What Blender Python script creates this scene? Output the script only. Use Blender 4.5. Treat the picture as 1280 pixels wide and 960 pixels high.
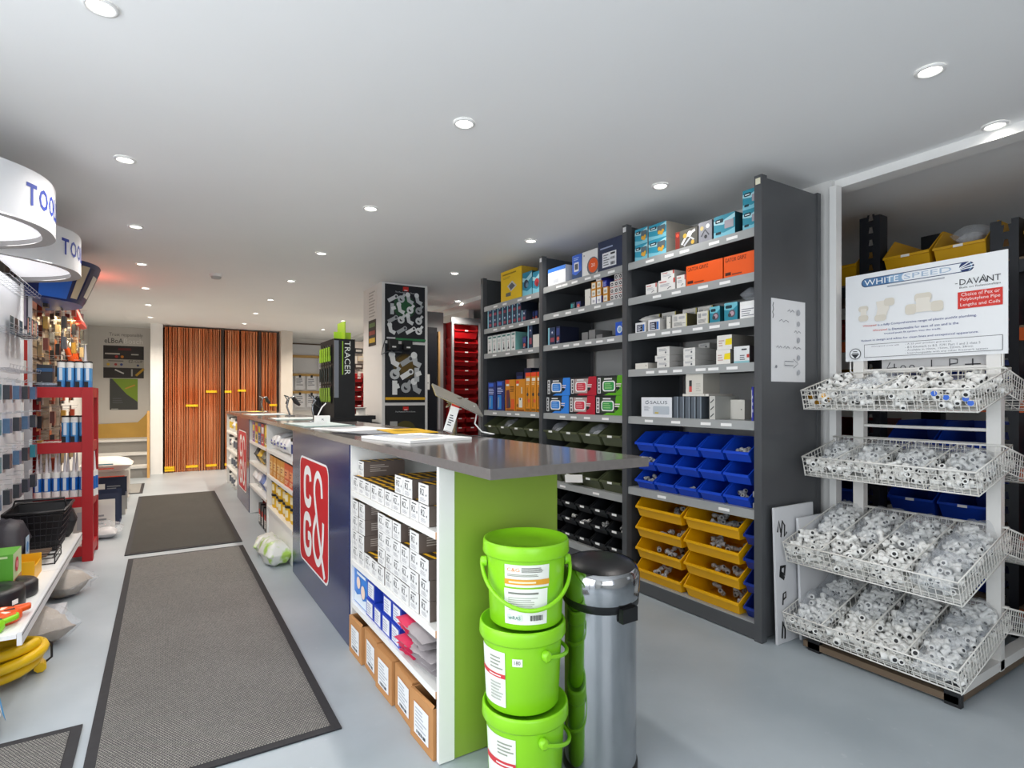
import bpy, bmesh, math, random
from mathutils import Vector, Matrix, noise

for o in list(bpy.data.objects):
    bpy.data.objects.remove(o)
SC = bpy.context.scene
COL = SC.collection
RNG = random.Random(7)
PI = math.pi

# ------------------------------------------------------------------ camera
# frame taken as 1280x960; two vanishing points put the camera at height 1.2, turned 31.7 degrees right of the aisle
FPX, CAMH, HORY = 705.0, 1.2, 497.0
YAW = math.atan2(436.0, FPX)
cam_data = bpy.data.cameras.new('camera')
cam_data.sensor_width = 36.0
cam_data.lens = FPX / 1280.0 * 36.0
cam_data.shift_y = (HORY - 480.0) / 1280.0
cam_data.clip_start = 0.05
cam = bpy.data.objects.new('camera', cam_data)
COL.objects.link(cam)
cam.location = (0, 0, CAMH)
cam.rotation_euler = (PI / 2, 0, -YAW)
SC.camera = cam

# ------------------------------------------------------------------ exposure, sky, daylight
SC.view_settings.view_transform = 'Standard'
SC.view_settings.look = 'None'
SC.view_settings.exposure = 0.15
SC.view_settings.gamma = 1.0
SC.view_settings.use_curve_mapping = False

world = bpy.data.worlds.new('overcast sky')
SC.world = world
world.use_nodes = True
wbg = world.node_tree.nodes['Background']
wbg.inputs['Color'].default_value = (0.86, 0.92, 1.0, 1)
wbg.inputs['Strength'].default_value = 0.9


def area(name, loc, rot, sx, sy, power, color):
    l = bpy.data.lights.new(name, 'AREA')
    l.shape = 'RECTANGLE'
    l.size, l.size_y = sx, sy
    l.energy = power
    l.color = color
    o = bpy.data.objects.new(name, l)
    o.location = loc
    o.rotation_euler = rot
    COL.objects.link(o)
    return o


# daylight entering by the shop window behind the camera
area('shop_window_daylight', (-.05, -1.55, 1.3), (PI / 2 + .16, 0, 0), 1.8, 1.8, 34.0, (0.95, 0.975, 1.0))
# daylight through the glazed street door on the left, where the corner mat lies
area('street_door_daylight', (-1.2, 1.1, 1.15), (PI / 2 - .22, 0, -PI / 2), 2.6, 1.9, 40.0, (0.93, 0.965, 1.0))
# unseen fill light inside the stockroom, before a wall without a window
area('stockroom_fill', (4.3, -1.3, 1.8), (PI / 2 - 0.2, 0, 0), 1.2, 1.2, 2.0, (0.9, 0.95, 1.0))
SPOT_POWER = 26.0


# ------------------------------------------------------------------ helpers: frame points to room points
_S, _C = math.sin(YAW), math.cos(YAW)


def _ray(px):
    l = (px - 640) / FPX
    return _S + _C * l, _C - _S * l


def on_x(px, py, X):
    r = _ray(px)
    d = X / r[0]
    return Vector((X, d * r[1], CAMH - (py - HORY) / FPX * d))


def on_y(px, py, Y):
    r = _ray(px)
    d = Y / r[1]
    return Vector((d * r[0], Y, CAMH - (py - HORY) / FPX * d))


def on_z(px, py, Z):
    r = _ray(px)
    d = (CAMH - Z) * FPX / (py - HORY)
    return Vector((d * r[0], d * r[1], Z))


# ------------------------------------------------------------------ materials
def lin(c):
    if isinstance(c, str):
        c = tuple(int(c[i:i + 2], 16) / 255 for i in (0, 2, 4))
    return tuple(((x + 0.055) / 1.055) ** 2.4 if x > 0.04045 else x / 12.92 for x in c) + (1.0,)


_mats = {}


def M(col, rough=0.5, metal=0.0, var=0.05, scale=9.0, bump=0.0, alpha=1.0, emit=0.0, coat=0.0, name=None):
    key = (col, rough, metal, var, scale, bump, alpha, emit, coat)
    if key in _mats:
        return _mats[key]
    m = bpy.data.materials.new(name or ('finish ' + str(col)))
    m.use_nodes = True
    nt = m.node_tree
    b = nt.nodes['Principled BSDF']
    base = lin(col)
    b.inputs['Base Color'].default_value = base
    b.inputs['Roughness'].default_value = rough
    b.inputs['Metallic'].default_value = metal
    if coat:
        b.inputs['Coat Weight'].default_value = coat
        b.inputs['Coat Roughness'].default_value = 0.08
    if alpha < 1:
        b.inputs['Alpha'].default_value = alpha
    if emit:
        b.inputs['Emission Color'].default_value = base
        b.inputs['Emission Strength'].default_value = emit
    if var or bump:
        tc = nt.nodes.new('ShaderNodeTexCoord')
        nz = nt.nodes.new('ShaderNodeTexNoise')
        nz.inputs['Scale'].default_value = scale
        nz.inputs['Detail'].default_value = 3.0
        nt.links.new(tc.outputs['Object'], nz.inputs['Vector'])
        if var:
            mx = nt.nodes.new('ShaderNodeMix')
            mx.data_type = 'RGBA'
            mx.inputs[6].default_value = tuple(x * (1 - var * 1.6) for x in base[:3]) + (1,)
            mx.inputs[7].default_value = tuple(min(1, x * (1 + var * 1.2)) for x in base[:3]) + (1,)
            nt.links.new(nz.outputs['Fac'], mx.inputs[0])
            nt.links.new(mx.outputs[2], b.inputs['Base Color'])
        if bump:
            bp = nt.nodes.new('ShaderNodeBump')
            bp.inputs['Strength'].default_value = bump
            bp.inputs['Distance'].default_value = 0.01
            nt.links.new(nz.outputs['Fac'], bp.inputs['Height'])
            nt.links.new(bp.outputs['Normal'], b.inputs['Normal'])
    _mats[key] = m
    return m


def P(col, rough=0.6):          # flat printed ink or paper
    return M(col, rough, var=0.0)


def M2(c1, c2, scale):
    m = M(c1, .3, var=0.0, alpha=1.0, name='printed film ' + c1 + c2).copy()
    nt = m.node_tree
    b = nt.nodes['Principled BSDF']
    tc = nt.nodes.new('ShaderNodeTexCoord')
    nz = nt.nodes.new('ShaderNodeTexNoise')
    nz.inputs['Scale'].default_value = scale
    r = nt.nodes.new('ShaderNodeValToRGB')
    r.color_ramp.elements[0].position, r.color_ramp.elements[1].position = .5, .62
    r.color_ramp.elements[0].color, r.color_ramp.elements[1].color = lin(c1), lin(c2)
    nt.links.new(tc.outputs['Object'], nz.inputs['Vector'])
    nt.links.new(nz.outputs['Fac'], r.inputs[0])
    nt.links.new(r.outputs[0], b.inputs['Base Color'])
    return m


WHITE = M('f0f0ee', 0.45, var=0.02)
WALLP = M('e6e5e2', 0.75, var=0.02, scale=3, bump=0.02)
CEIL = M('f2f3f3', 0.85, var=0.015, scale=2)
STEEL = M('535558', 0.42, 0.15, var=0.05, scale=6)
STEELD = M('3f4246', 0.5, 0.1, var=0.05, scale=6)
SHELFM = M('a6a9a9', 0.45, 0.1, var=0.05, scale=7)
BLACK = M('17181b', 0.45, var=0.03)
PAPER = P('f4f4f2', 0.7)
INK = P('22232a', 0.6)
LINE = P('8d8f96', 0.6)
CHROME = M('b4b6b9', 0.1, 1.0, var=0.1, scale=7)
WIRE = M('eceae4', 0.35, var=0.02)
FILM = M('e4eaf2', 0.1, var=0.05, scale=22, bump=0.7, alpha=0.2)
CARD = M('c08a55', 0.75, var=0.06, scale=14)


# ------------------------------------------------------------------ mesh builder
class MB:
    def __init__(s):
        s.v, s.f, s.m, s.mats, s.sm = [], [], [], [], []

    def mi(s, mat):
        if mat not in s.mats:
            s.mats.append(mat)
        return s.mats.index(mat)

    def add(s, vs, fs, mat, smooth=False):
        o = len(s.v)
        s.v.extend([tuple(v) for v in vs])
        i = s.mi(mat)
        for f in fs:
            s.f.append(tuple(o + k for k in f))
            s.m.append(i)
            s.sm.append(smooth)
        return s

    def box(s, x0, x1, y0, y1, z0, z1, mat, **face):
        vs = [(x0, y0, z0), (x1, y0, z0), (x1, y1, z0), (x0, y1, z0), (x0, y0, z1), (x1, y0, z1), (x1, y1, z1), (x0, y1, z1)]
        fs = dict(bottom=(0, 3, 2, 1), top=(4, 5, 6, 7), front=(0, 1, 5, 4), right=(1, 2, 6, 5), back=(2, 3, 7, 6), left=(3, 0, 4, 7))
        for k, f in fs.items():
            if face.get(k, 1) is None:
                continue
            s.add([vs[i] for i in f], [(0, 1, 2, 3)], face.get(k) or mat)
        return s

    def poly(s, pts, mat):
        return s.add(pts, [tuple(range(len(pts)))], mat)

    def prism(s, pts, fn, a, b, mat, smooth=False):       # pts 2-D, fn(u,v,t) -> xyz
        n = len(pts)
        vs = [fn(u, v, a) for u, v in pts] + [fn(u, v, b) for u, v in pts]
        s.add(vs, [tuple(range(n)), tuple(range(2 * n - 1, n - 1, -1))], mat)
        s.add(vs, [(i + n, (i + 1) % n + n, (i + 1) % n, i) for i in range(n)], mat, smooth)
        return s

    def tube(s, path, r, mat, n=6, closed=False, smooth=True):
        path = [Vector(p) for p in path]
        rs = r if isinstance(r, (list, tuple)) else [r] * len(path)
        k = len(path)
        vs = []
        up = None
        for i, p in enumerate(path):
            if closed:
                t = path[(i + 1) % k] - path[i - 1]
            else:
                t = path[min(i + 1, k - 1)] - path[max(i - 1, 0)]
            t.normalize()
            if up is None:
                up = Vector((0, 0, 1)) if abs(t.z) < 0.9 else Vector((1, 0, 0))
            a = t.cross(up).normalized()
            up = a.cross(t).normalized()
            for j in range(n):
                th = 2 * PI * (j + 0.5) / n
                vs.append(p + (a * math.cos(th) + up * math.sin(th)) * rs[i])
        fs = []
        for i in range(k if closed else k - 1):
            for j in range(n):
                a0, a1 = i * n + j, i * n + (j + 1) % n
                b0, b1 = ((i + 1) % k) * n + j, ((i + 1) % k) * n + (j + 1) % n
                fs.append((a0, a1, b1, b0))
        s.add(vs, fs, mat, smooth)
        if not closed:
            s.add([vs[j] for j in range(n)], [tuple(range(n - 1, -1, -1))], mat)
            s.add([vs[(k - 1) * n + j] for j in range(n)], [tuple(range(n))], mat)
        return s

    def lathe(s, prof, mat, n=20, c=(0, 0, 0), smooth=True, close_ends=True):
        vs = []
        for r, z in prof:
            for j in range(n):
                th = 2 * PI * j / n
                vs.append((c[0] + r * math.cos(th), c[1] + r * math.sin(th), c[2] + z))
        fs = []
        for i in range(len(prof) - 1):
            for j in range(n):
                fs.append((i * n + j, i * n + (j + 1) % n, (i + 1) * n + (j + 1) % n, (i + 1) * n + j))
        s.add(vs, fs, mat, smooth)
        if close_ends:
            s.add(vs[:n], [tuple(range(n - 1, -1, -1))], mat)
            s.add(vs[-n:], [tuple(range(n))], mat)
        return s

    def xf(s, mx, start=0):
        for i in range(start, len(s.v)):
            s.v[i] = tuple(mx @ Vector(s.v[i]))
        return s

    def merge(s, o, mx=None):
        off = len(s.v)
        s.v.extend([tuple(mx @ Vector(v)) if mx else v for v in o.v])
        for f, m, k in zip(o.f, o.m, o.sm):
            s.f.append(tuple(off + i for i in f))
            s.m.append(s.mi(o.mats[m]))
            s.sm.append(k)
        return s

    def mesh(s, name):
        me = bpy.data.meshes.new(name)
        me.from_pydata(s.v, [], s.f)
        for m in s.mats:
            me.materials.append(m)
        me.polygons.foreach_set('material_index', s.m)
        me.polygons.foreach_set('use_smooth', s.sm)
        me.update()
        return me

    def obj(s, name, parent=None, **k):
        return put(name, s.mesh(name), parent, **k)


def put(name, me, parent=None, loc=(0, 0, 0), rz=0.0, rot=None):
    o = bpy.data.objects.new(name, me)
    COL.objects.link(o)
    o.location = loc
    o.rotation_euler = rot if rot else (0, 0, rz)
    if parent:
        o.parent = parent
    return o


def tag(o, label, cat, group=None, kind=None):
    o['label'] = label
    o['category'] = cat
    if group:
        o['group'] = group
    if kind:
        o['kind'] = kind
    return o


def thing(name, label, cat, loc=(0, 0, 0), rz=0.0, group=None, rot=None):
    return tag(put(name, None, None, loc, rz, rot), label, cat, group)


def struct(name, mb):
    o = mb.obj(name)
    o['kind'] = 'structure'
    return o


def bevel(o, w, seg=2):
    b = o.modifiers.new('soft edge', 'BEVEL')
    b.width = w
    b.segments = seg
    b.limit_method = 'ANGLE'
    return o


ORD = ['first', 'second', 'third', 'fourth', 'fifth', 'sixth', 'seventh', 'eighth', 'ninth', 'tenth', 'eleventh', 'twelfth',
       'thirteenth', 'fourteenth', 'fifteenth', 'sixteenth', 'seventeenth', 'eighteenth', 'nineteenth', 'twentieth',
       'twenty-first', 'twenty-second', 'twenty-third', 'twenty-fourth', 'twenty-fifth', 'twenty-sixth']
FX = -PI / 2      # turns a front that looks to -y so that it looks to -x
PX = PI / 2       # ... to +x

# ------------------------------------------------------------------ lettering and print
_txt = {}


def text_geo(t):
    if t not in _txt:
        cu = bpy.data.curves.new('lettering', 'FONT')
        bold = t.startswith('*')
        cu.body = t[1:] if bold else t
        cu.offset = .022 if bold else 0
        cu.size = 1.0
        cu.resolution_u = 2
        ob = bpy.data.objects.new('lettering', cu)
        COL.objects.link(ob)
        dg = bpy.context.evaluated_depsgraph_get()
        me = bpy.data.meshes.new_from_object(ob.evaluated_get(dg))
        vs = [v.co.copy() for v in me.vertices]
        fs = [tuple(p.vertices) for p in me.polygons]
        x0, x1 = min(v.x for v in vs), max(v.x for v in vs)
        y0, y1 = min(v.y for v in vs), max(v.y for v in vs)
        vs = [((v.x - x0) / (x1 - x0), (v.y - y0) / (y1 - y0)) for v in vs]
        bpy.data.objects.remove(ob)
        bpy.data.meshes.remove(me)
        bpy.data.curves.remove(cu)
        _txt[t] = (vs, fs)
    return _txt[t]


def stroke_pts(pts, w):
    L, R = [], []
    for i, p in enumerate(pts):
        a = Vector(pts[max(i - 1, 0)])
        b = Vector(pts[min(i + 1, len(pts) - 1)])
        t = (b - a).normalized()
        nrm = Vector((-t.y, t.x)) * w / 2
        L.append(Vector(p) + nrm)
        R.append(Vector(p) - nrm)
    return L, R


def rrect(u0, v0, u1, v1, r, n=5):
    out = []
    for cx, cy, a in ((u1 - r, v1 - r, 0), (u0 + r, v1 - r, 90), (u0 + r, v0 + r, 180), (u1 - r, v0 + r, 270)):
        for k in range(n):
            th = math.radians(a + 90 * k / (n - 1))
            out.append((cx + r * math.cos(th), cy + r * math.sin(th)))
    return out


def printed(mb, spec, w, h, x0=None, z0=0.0, y=0.0, eps=0.0006, sub=1):
    """print on a front that looks to -y; coordinates are fractions of w and h"""
    if x0 is None:
        x0 = -w / 2
    rr = random.Random(len(spec) * 31 + int(w * 1000))
    for i, it in enumerate(spec):
        yy = y - 0.0007 - eps * i * 0.5
        T = lambda u, v: (x0 + u * w, yy, z0 + v * h)
        k = it[0]
        if k == 'r':
            _, u0, v0, u1, v1, c = it
            mb.poly([T(u0, v0), T(u1, v0), T(u1, v1), T(u0, v1)], P(c))
        elif k == 'rr':
            _, u0, v0, u1, v1, rad, c = it
            pts = rrect(u0 * w, v0 * h, u1 * w, v1 * h, rad)
            mb.poly([(x0 + a, yy, z0 + b) for a, b in pts], P(c))
        elif k == 'd':
            _, u, v, rad, c = it
            mb.poly([(x0 + u * w + rad * math.cos(2 * PI * q / 16), yy, z0 + v * h + rad * math.sin(2 * PI * q / 16)) for q in range(16)], P(c))
        elif k == 'p':
            _, pts, c = it
            mb.poly([T(u, v) for u, v in pts], P(c))
        elif k == 's':
            _, pts, wd, c = it
            L, R = stroke_pts([(u * w, v * h) for u, v in pts], wd)
            vs = [(x0 + q.x, yy, z0 + q.y) for q in L] + [(x0 + q.x, yy, z0 + q.y) for q in R]
            n = len(L)
            mb.add(vs, [(q + n, q + 1 + n, q + 1, q) for q in range(n - 1)], P(c))
        elif k == 't':
            _, t, u0, v0, u1, v1, c = it
            vs, fs = text_geo(t)
            mb.add([T(u0 + (u1 - u0) * a, v0 + (v1 - v0) * b) for a, b in vs], fs, P(c))
        elif k == 'tv':                     # lettering running downwards
            _, t, u0, v0, u1, v1, c = it
            vs, fs = text_geo(t)
            mb.add([T(u0 + (u1 - u0) * b, v1 - (v1 - v0) * a) for a, b in vs], fs, P(c))
        elif k == 'l':                      # lines of small print
            _, u0, v0, u1, v1, n, c = it
            for q in range(n):
                vb = v1 - (v1 - v0) * (q + 0.75) / n
                vt = v1 - (v1 - v0) * (q + 0.3) / n
                ue = u0 + (u1 - u0) * rr.uniform(0.6, 1.0)
                for e in range(sub):
                    ua, ub = u0 + (ue - u0) * e / sub, u0 + (ue - u0) * (e + 1) / sub
                    mb.poly([T(ua, vb), T(ub, vb), T(ub, vt), T(ua, vt)], P(c))
        elif k == 'bar':                    # barcode
            _, u0, v0, u1, v1, n, c = it
            for q in range(n):
                a = u0 + (u1 - u0) * q / n
                b = a + (u1 - u0) / n * rr.choice((0.35, 0.6, 0.75))
                mb.poly([T(a, v0), T(b, v0), T(b, v1), T(a, v1)], P(c))
    return mb


_cache = {}


def place(name, label, cat, key, builder, loc, rz=FX, group=None, rot=None):
    """builder() -> list of (part name, MB, [sub parts]); meshes are shared by repeats"""
    if key not in _cache:
        _cache[key] = [(n, mb.mesh(n), [(sn, sm.mesh(sn)) for sn, sm in subs]) for n, mb, *r in builder() for subs in [r[0] if r else []]]
    t = thing(name, label, cat, loc, rz, group, rot)
    for n, me, subs in _cache[key]:
        p = put(n, me, t)
        for sn, sm in subs:
            put(sn, sm, p)
    return t
# ================================================================== the room
XL, XR, YN, YF, ZC = -1.02, 5.4, -1.45, 11.6, 2.36


def floor_mat():
    m = bpy.data.materials.new('grey painted concrete')
    m.use_nodes = True
    nt = m.node_tree
    b = nt.nodes['Principled BSDF']
    tc = nt.nodes.new('ShaderNodeTexCoord')
    n1 = nt.nodes.new('ShaderNodeTexNoise'); n1.inputs['Scale'].default_value = 1.3; n1.inputs['Detail'].default_value = 6
    n2 = nt.nodes.new('ShaderNodeTexNoise'); n2.inputs['Scale'].default_value = 26; n2.inputs['Detail'].default_value = 4
    r1 = nt.nodes.new('ShaderNodeValToRGB')
    r1.color_ramp.elements[0].position = 0.36; r1.color_ramp.elements[0].color = lin('9aa4ab')
    r1.color_ramp.elements[1].position = 0.66; r1.color_ramp.elements[1].color = lin('aeb7bd')
    r2 = nt.nodes.new('ShaderNodeValToRGB')
    r2.color_ramp.elements[0].position = 0.68; r2.color_ramp.elements[0].color = (0, 0, 0, 1)
    r2.color_ramp.elements[1].position = 0.8; r2.color_ramp.elements[1].color = (0.5, 0.5, 0.5, 1)
    mx = nt.nodes.new('ShaderNodeMix'); mx.data_type = 'RGBA'
    mx.inputs[7].default_value = lin('c4c9cc')
    nt.links.new(tc.outputs['Object'], n1.inputs['Vector']); nt.links.new(tc.outputs['Object'], n2.inputs['Vector'])
    nt.links.new(n1.outputs['Fac'], r1.inputs[0]); nt.links.new(n2.outputs['Fac'], r2.inputs[0])
    nt.links.new(r1.outputs[0], mx.inputs[6]); nt.links.new(r2.outputs[0], mx.inputs[0])
    nt.links.new(mx.outputs[2], b.inputs['Base Color'])
    rr = nt.nodes.new('ShaderNodeMapRange')
    rr.inputs['To Min'].default_value = 0.28; rr.inputs['To Max'].default_value = 0.5
    nt.links.new(n1.outputs['Fac'], rr.inputs['Value']); nt.links.new(rr.outputs[0], b.inputs['Roughness'])
    bp = nt.nodes.new('ShaderNodeBump'); bp.inputs['Strength'].default_value = 0.05; bp.inputs['Distance'].default_value = 0.01
    nt.links.new(n2.outputs['Fac'], bp.inputs['Height']); nt.links.new(bp.outputs['Normal'], b.inputs['Normal'])
    return m


struct('floor', MB().box(XL - .1, XR + .1, YN - .1, YF + .1, -.1, 0, floor_mat()))
struct('ceiling', MB().box(XL - .1, XR + .1, YN - .1, YF + .1, ZC, ZC + .1, CEIL))
struct('wall_left', MB().box(XL - .1, XL, YN - .1, -.25, 0, ZC, WALLP).box(XL - .1, XL, 2.45, YF + .1, 0, ZC, WALLP).box(XL - .1, XL, -.25, 2.45, 2.2, ZC, WALLP))
df = MB()
for y in (-.25, .6, 1.5, 2.4):
    df.box(XL - .08, XL - .02, y, y + .05, 0, 2.2, STEEL)
struct('door_2', df.box(XL - .08, XL - .02, -.2, 2.4, 2.14, 2.2, STEEL))
struct('wall_right', MB().box(XR, XR + .1, YN - .1, YF + .1, 0, ZC, WALLP))
w = MB()
w.box(XL, -.8, YN - .1, YN, 0, ZC, WALLP).box(1.15, XR, YN - .1, YN, 0, ZC, WALLP)
w.box(-.8, 1.15, YN - .1, YN, 0, .35, WALLP).box(-.8, 1.15, YN - .1, YN, 2.25, ZC, WALLP)
struct('wall_front', w)
fr = MB()
for x in (-.8, .2, 1.1):
    fr.box(x, x + .05, YN - .08, YN - .02, .35, 2.25, STEEL)
fr.box(-.8, 1.15, YN - .08, YN - .02, .35, .41, STEEL).box(-.8, 1.15, YN - .08, YN - .02, 2.19, 2.25, STEEL)
struct('window_1', fr)
# far wall: the pipe recess, the stair recess and the return with the document board
YW = 10.46
struct('wall_far', MB().box(XL, XR, YF, YF + .1, 0, ZC, WALLP))
struct('trim_1', MB().box(-.17, -.005, YW - .03, YW + .75, 0, ZC, WHITE))                     # pier between stairs and pipes
struct('wall_stair', MB().box(XL, -.17, 11.25, 11.32, 0, ZC, M('d3d0cb', .8, var=.02)))
struct('wall_return', MB().box(1.74, 1.93, YW - .02, YF, 0, ZC, M('d6cfc6', .75, var=.02)))
struct('wall_recess', MB().box(-.005, 1.74, 10.98, 11.03, 0, ZC, M('6b4a3a', .8, var=.05)))
# dividing wall behind the shelving, its bulkhead beam and the white door jamb
struct('wall_divider', MB().box(3.03, 3.1, 1.66, 4.62, 0, ZC, M('dcdcda', .8, var=.02)))
struct('wall_divider_far', MB().box(3.42, 3.5, 6.62, YF, 0, ZC, WALLP))
struct('trim_2', MB().box(3.06, 3.17, YN, 1.66, 2.316, ZC, WHITE).box(3.1, 3.17, 1.66, 4.62, 2.316, ZC, WHITE).box(3.06, 3.17, 4.62, YF, 2.316, ZC, WHITE))
struct('trim_3', MB().box(3.008, 3.06, 1.625, 1.66, 0, 2.318, WHITE))
# pillar with posters
PX0, PX1, PY0, PY1 = 1.86, 2.35, 5.48, 6.09
struct('wall_pillar', MB().box(PX0, PX1, PY0, PY1, 0, ZC, M('e3e2df', .6, var=.02)))
# grey partition with a black door beyond the pillar
struct('wall_partition', MB().box(2.45, 3.03, 6.56, 6.62, 0, 2.28, M('8c8d8f', .6, var=.03)))
d = struct('door_1', MB().box(2.52, 2.93, 6.53, 6.56, 0, 2.08, M('1d1f26', .35, var=.03)))
pn = printed(MB(), [('r', 0, 0, 1, 1, 'e8e8e6'), ('l', .1, .1, .9, .9, 6, '8d8f96')], .13, .19, x0=2.7, z0=1.3, y=6.53)
pn.obj('notice', d)
MB().box(2.935, 2.96, 6.5, 6.53, .8, 1.28, M('cfd1d4', .35, .3)).obj('latch_plate', d)
MB().box(2.94, 2.965, 6.51, 6.545, 1.28, 2.03, M('b08b5a', .6)).obj('timber_jamb', d)

# stairs
st = MB()
YS = (10.1, 10.37, 10.64)
ZS = (.175, .35, .545)
stair = thing('staircase', 'grey painted steps rising to a landing left of the copper pipes', 'stairs', (0, 0, 0))
for i in range(3):
    MB().box(-.97, -.205, YS[i], 11.24 if i == 2 else YS[i + 1] + .02, 0 if i == 0 else ZS[i - 1], ZS[i] - .03, M('8f8d89', .7, var=.04)).obj('riser', stair)
    MB().box(-.97, -.205, YS[i] - .03, 11.24 if i == 2 else YS[i + 1] + .02, ZS[i] - .03, ZS[i], M('d5d4d0', .5, var=.03)).obj('tread', stair)
WOOD = M('c9a04a', .5, var=.1, scale=4)
MB().box(-.205, -.172, 10.02, 10.1, 0, 1.0, M('d9a862', .5, var=.08, scale=5)).obj('newel_post', stair)
MB().prism([(-.97, .545), (-.205, .545), (-.205, .98), (-.28, .88), (-.36, .79), (-.97, .77)], lambda u, v, t: (u, t, v), 11.2, 11.235, WOOD).obj('skirting_board', stair)

# ------------------------------------------------------------------ downlights
def lamp_parts():
    ring = MB().lathe([(.046, 0), (.046, -.006), (.036, -.008), (.034, -.002)], WHITE, 24, close_ends=False)
    disc = MB().lathe([(.034, -.0022), (.034, -.0018)], M('fffaf0', .5, var=0, emit=9.0, name='lamp glow'), 20)
    return [('bezel', ring), ('lamp_face', disc)]


rows = [('left', -.158, [2.06 + 1.262 * k for k in range(7)]),
        ('middle', 1.08, [2.13 + 1.262 * k for k in range(7)]),
        ('right', 2.31, [.92 + 1.275 * k for k in range(8)]),
        ('beam', 3.01, [.96, 6.1])]
for nm, x, ys in rows:
    for k, y in enumerate(ys):
        lab = f'round recessed ceiling spotlight, {ORD[k]} from the camera in the {nm} row' if nm != 'beam' else \
            ('round recessed spotlight beside the bulkhead beam above the wire baskets' if k == 0 else 'round recessed spotlight beside the beam near the red bins')
        t = place('ceiling_spotlight', lab, 'ceiling light', 'lamp', lamp_parts, (x, y, ZC - .0005), 0, 'recessed ceiling spotlights')
        l = bpy.data.lights.new('spotlight_beam', 'SPOT')
        l.energy = SPOT_POWER * (1.0 + 1.9 * min(1, max(0, (y - 4.5) / 4.5)) * (1 if x < 1.5 else .6)) * (.3 if x > 2 and y < 5 else 1)
        l.spot_size = 2.5
        l.spot_blend = .8
        l.shadow_soft_size = .035
        warm = min(1, max(0, (y - 3) / 7))
        l.color = (1.0, .95 - .07 * warm, .9 - .17 * warm)
        lo = bpy.data.objects.new('spotlight_beam', l)
        COL.objects.link(lo)
        lo.location = (0, 0, -.02)
        lo.parent = t
sd = thing('smoke_detector', 'round white smoke detector on the ceiling over the aisle', 'smoke detector', (.423, 5.98, ZC))
MB().lathe([(.055, 0), (.055, -.018), (.05, -.022)], WHITE, 20).obj('base', sd)
MB().lathe([(.046, -.022), (.04, -.04), (.02, -.045)], M('b9b9b8', .5), 20).obj('sensor_head', sd)

# ------------------------------------------------------------------ mats
def mat_carpet(dark):
    m = bpy.data.materials.new('ribbed mat pile')
    m.use_nodes = True
    nt = m.node_tree
    b = nt.nodes['Principled BSDF']
    b.inputs['Roughness'].default_value = .9
    tc = nt.nodes.new('ShaderNodeTexCoord')
    mp = nt.nodes.new('ShaderNodeMapping'); mp.inputs['Scale'].default_value = (105, 70, 70)
    ch = nt.nodes.new('ShaderNodeTexBrick')
    ch.offset = .5
    ch.inputs['Scale'].default_value = 1.0
    ch.inputs['Brick Width'].default_value = 1.0
    ch.inputs['Row Height'].default_value = .6
    ch.inputs['Mortar Size'].default_value = .16
    ch.inputs['Color1'].default_value = lin('b3b0a6' if not dark else '5c5a55')
    ch.inputs['Color2'].default_value = lin('98958c' if not dark else '4a4843')
    ch.inputs['Mortar'].default_value = lin('47464a' if not dark else '34332f')
    nt.links.new(tc.outputs['Object'], mp.inputs['Vector']); nt.links.new(mp.outputs[0], ch.inputs['Vector'])
    nz = nt.nodes.new('ShaderNodeTexNoise'); nz.inputs['Scale'].default_value = 2.5; nz.inputs['Detail'].default_value = 5
    nt.links.new(tc.outputs['Object'], nz.inputs['Vector'])
    mx = nt.nodes.new('ShaderNodeMix'); mx.data_type = 'RGBA'; mx.blend_type = 'MULTIPLY'; mx.inputs[0].default_value = .35
    nt.links.new(ch.outputs['Color'], mx.inputs[6]); nt.links.new(nz.outputs['Fac'], mx.inputs[7])
    nt.links.new(mx.outputs[2], b.inputs['Base Color'])
    bp = nt.nodes.new('ShaderNodeBump'); bp.inputs['Strength'].default_value = .6; bp.inputs['Distance'].default_value = .004
    nt.links.new(ch.outputs['Fac'], bp.inputs['Height']); bp.invert = True
    nt.links.new(bp.outputs['Normal'], b.inputs['Normal'])
    return m


MATL, MATD = mat_carpet(False), mat_carpet(True)  # MATL pile colour lightened to paint in the daylight on the nearer mats
for x0, x1, y0, y1, pile, lab in (
        (-.22, .55, 2.06, 5.035, MATL, 'long dark grey ribbed entrance mat with black edge, nearer of the two in the aisle'),
        (-.25, .56, 5.17, 8.15, MATD, 'long dark grey ribbed mat lying farther down the aisle'),
        (-1.0, -.25, .9, 2.58, MATL, 'grey ribbed mat at the bottom left corner with black edge'),
        (-.56, -.22, 8.45, 9.4, M('8b8b88', .9, var=.06, scale=40, bump=.3), 'small pale grey mat on the floor before the stairs')):
    t = thing('floor_mat', lab, 'mat', ((x0 + x1) / 2, (y0 + y1) / 2, 0), 0, 'ribbed floor mats' if pile in (MATL, MATD) else None)
    w_, l_ = (x1 - x0) / 2, (y1 - y0) / 2
    e = .034
    b = MB()
    b.box(-w_, w_, -l_, -l_ + e, .001, .007, M('26262a', .75, var=.2, scale=40)).box(-w_, w_, l_ - e, l_, .001, .007, M('26262a', .75, var=.2, scale=40))
    b.box(-w_, -w_ + e, -l_ + e, l_ - e, .001, .007, M('26262a', .75, var=.2, scale=40)).box(w_ - e, w_, -l_ + e, l_ - e, .001, .007, M('26262a', .75, var=.2, scale=40))
    b.obj('rubber_edge', t)
    MB().box(-w_ + e, w_ - e, -l_ + e, l_ - e, .001, .009, pile).obj('pile', t)
# ================================================================== the trade counter
def wpart(name, mb, root):
    """mesh given in room coordinates, hung under a thing that is not turned"""
    return mb.xf(Matrix.Translation(-Vector(root.location))).obj(name, root)


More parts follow.
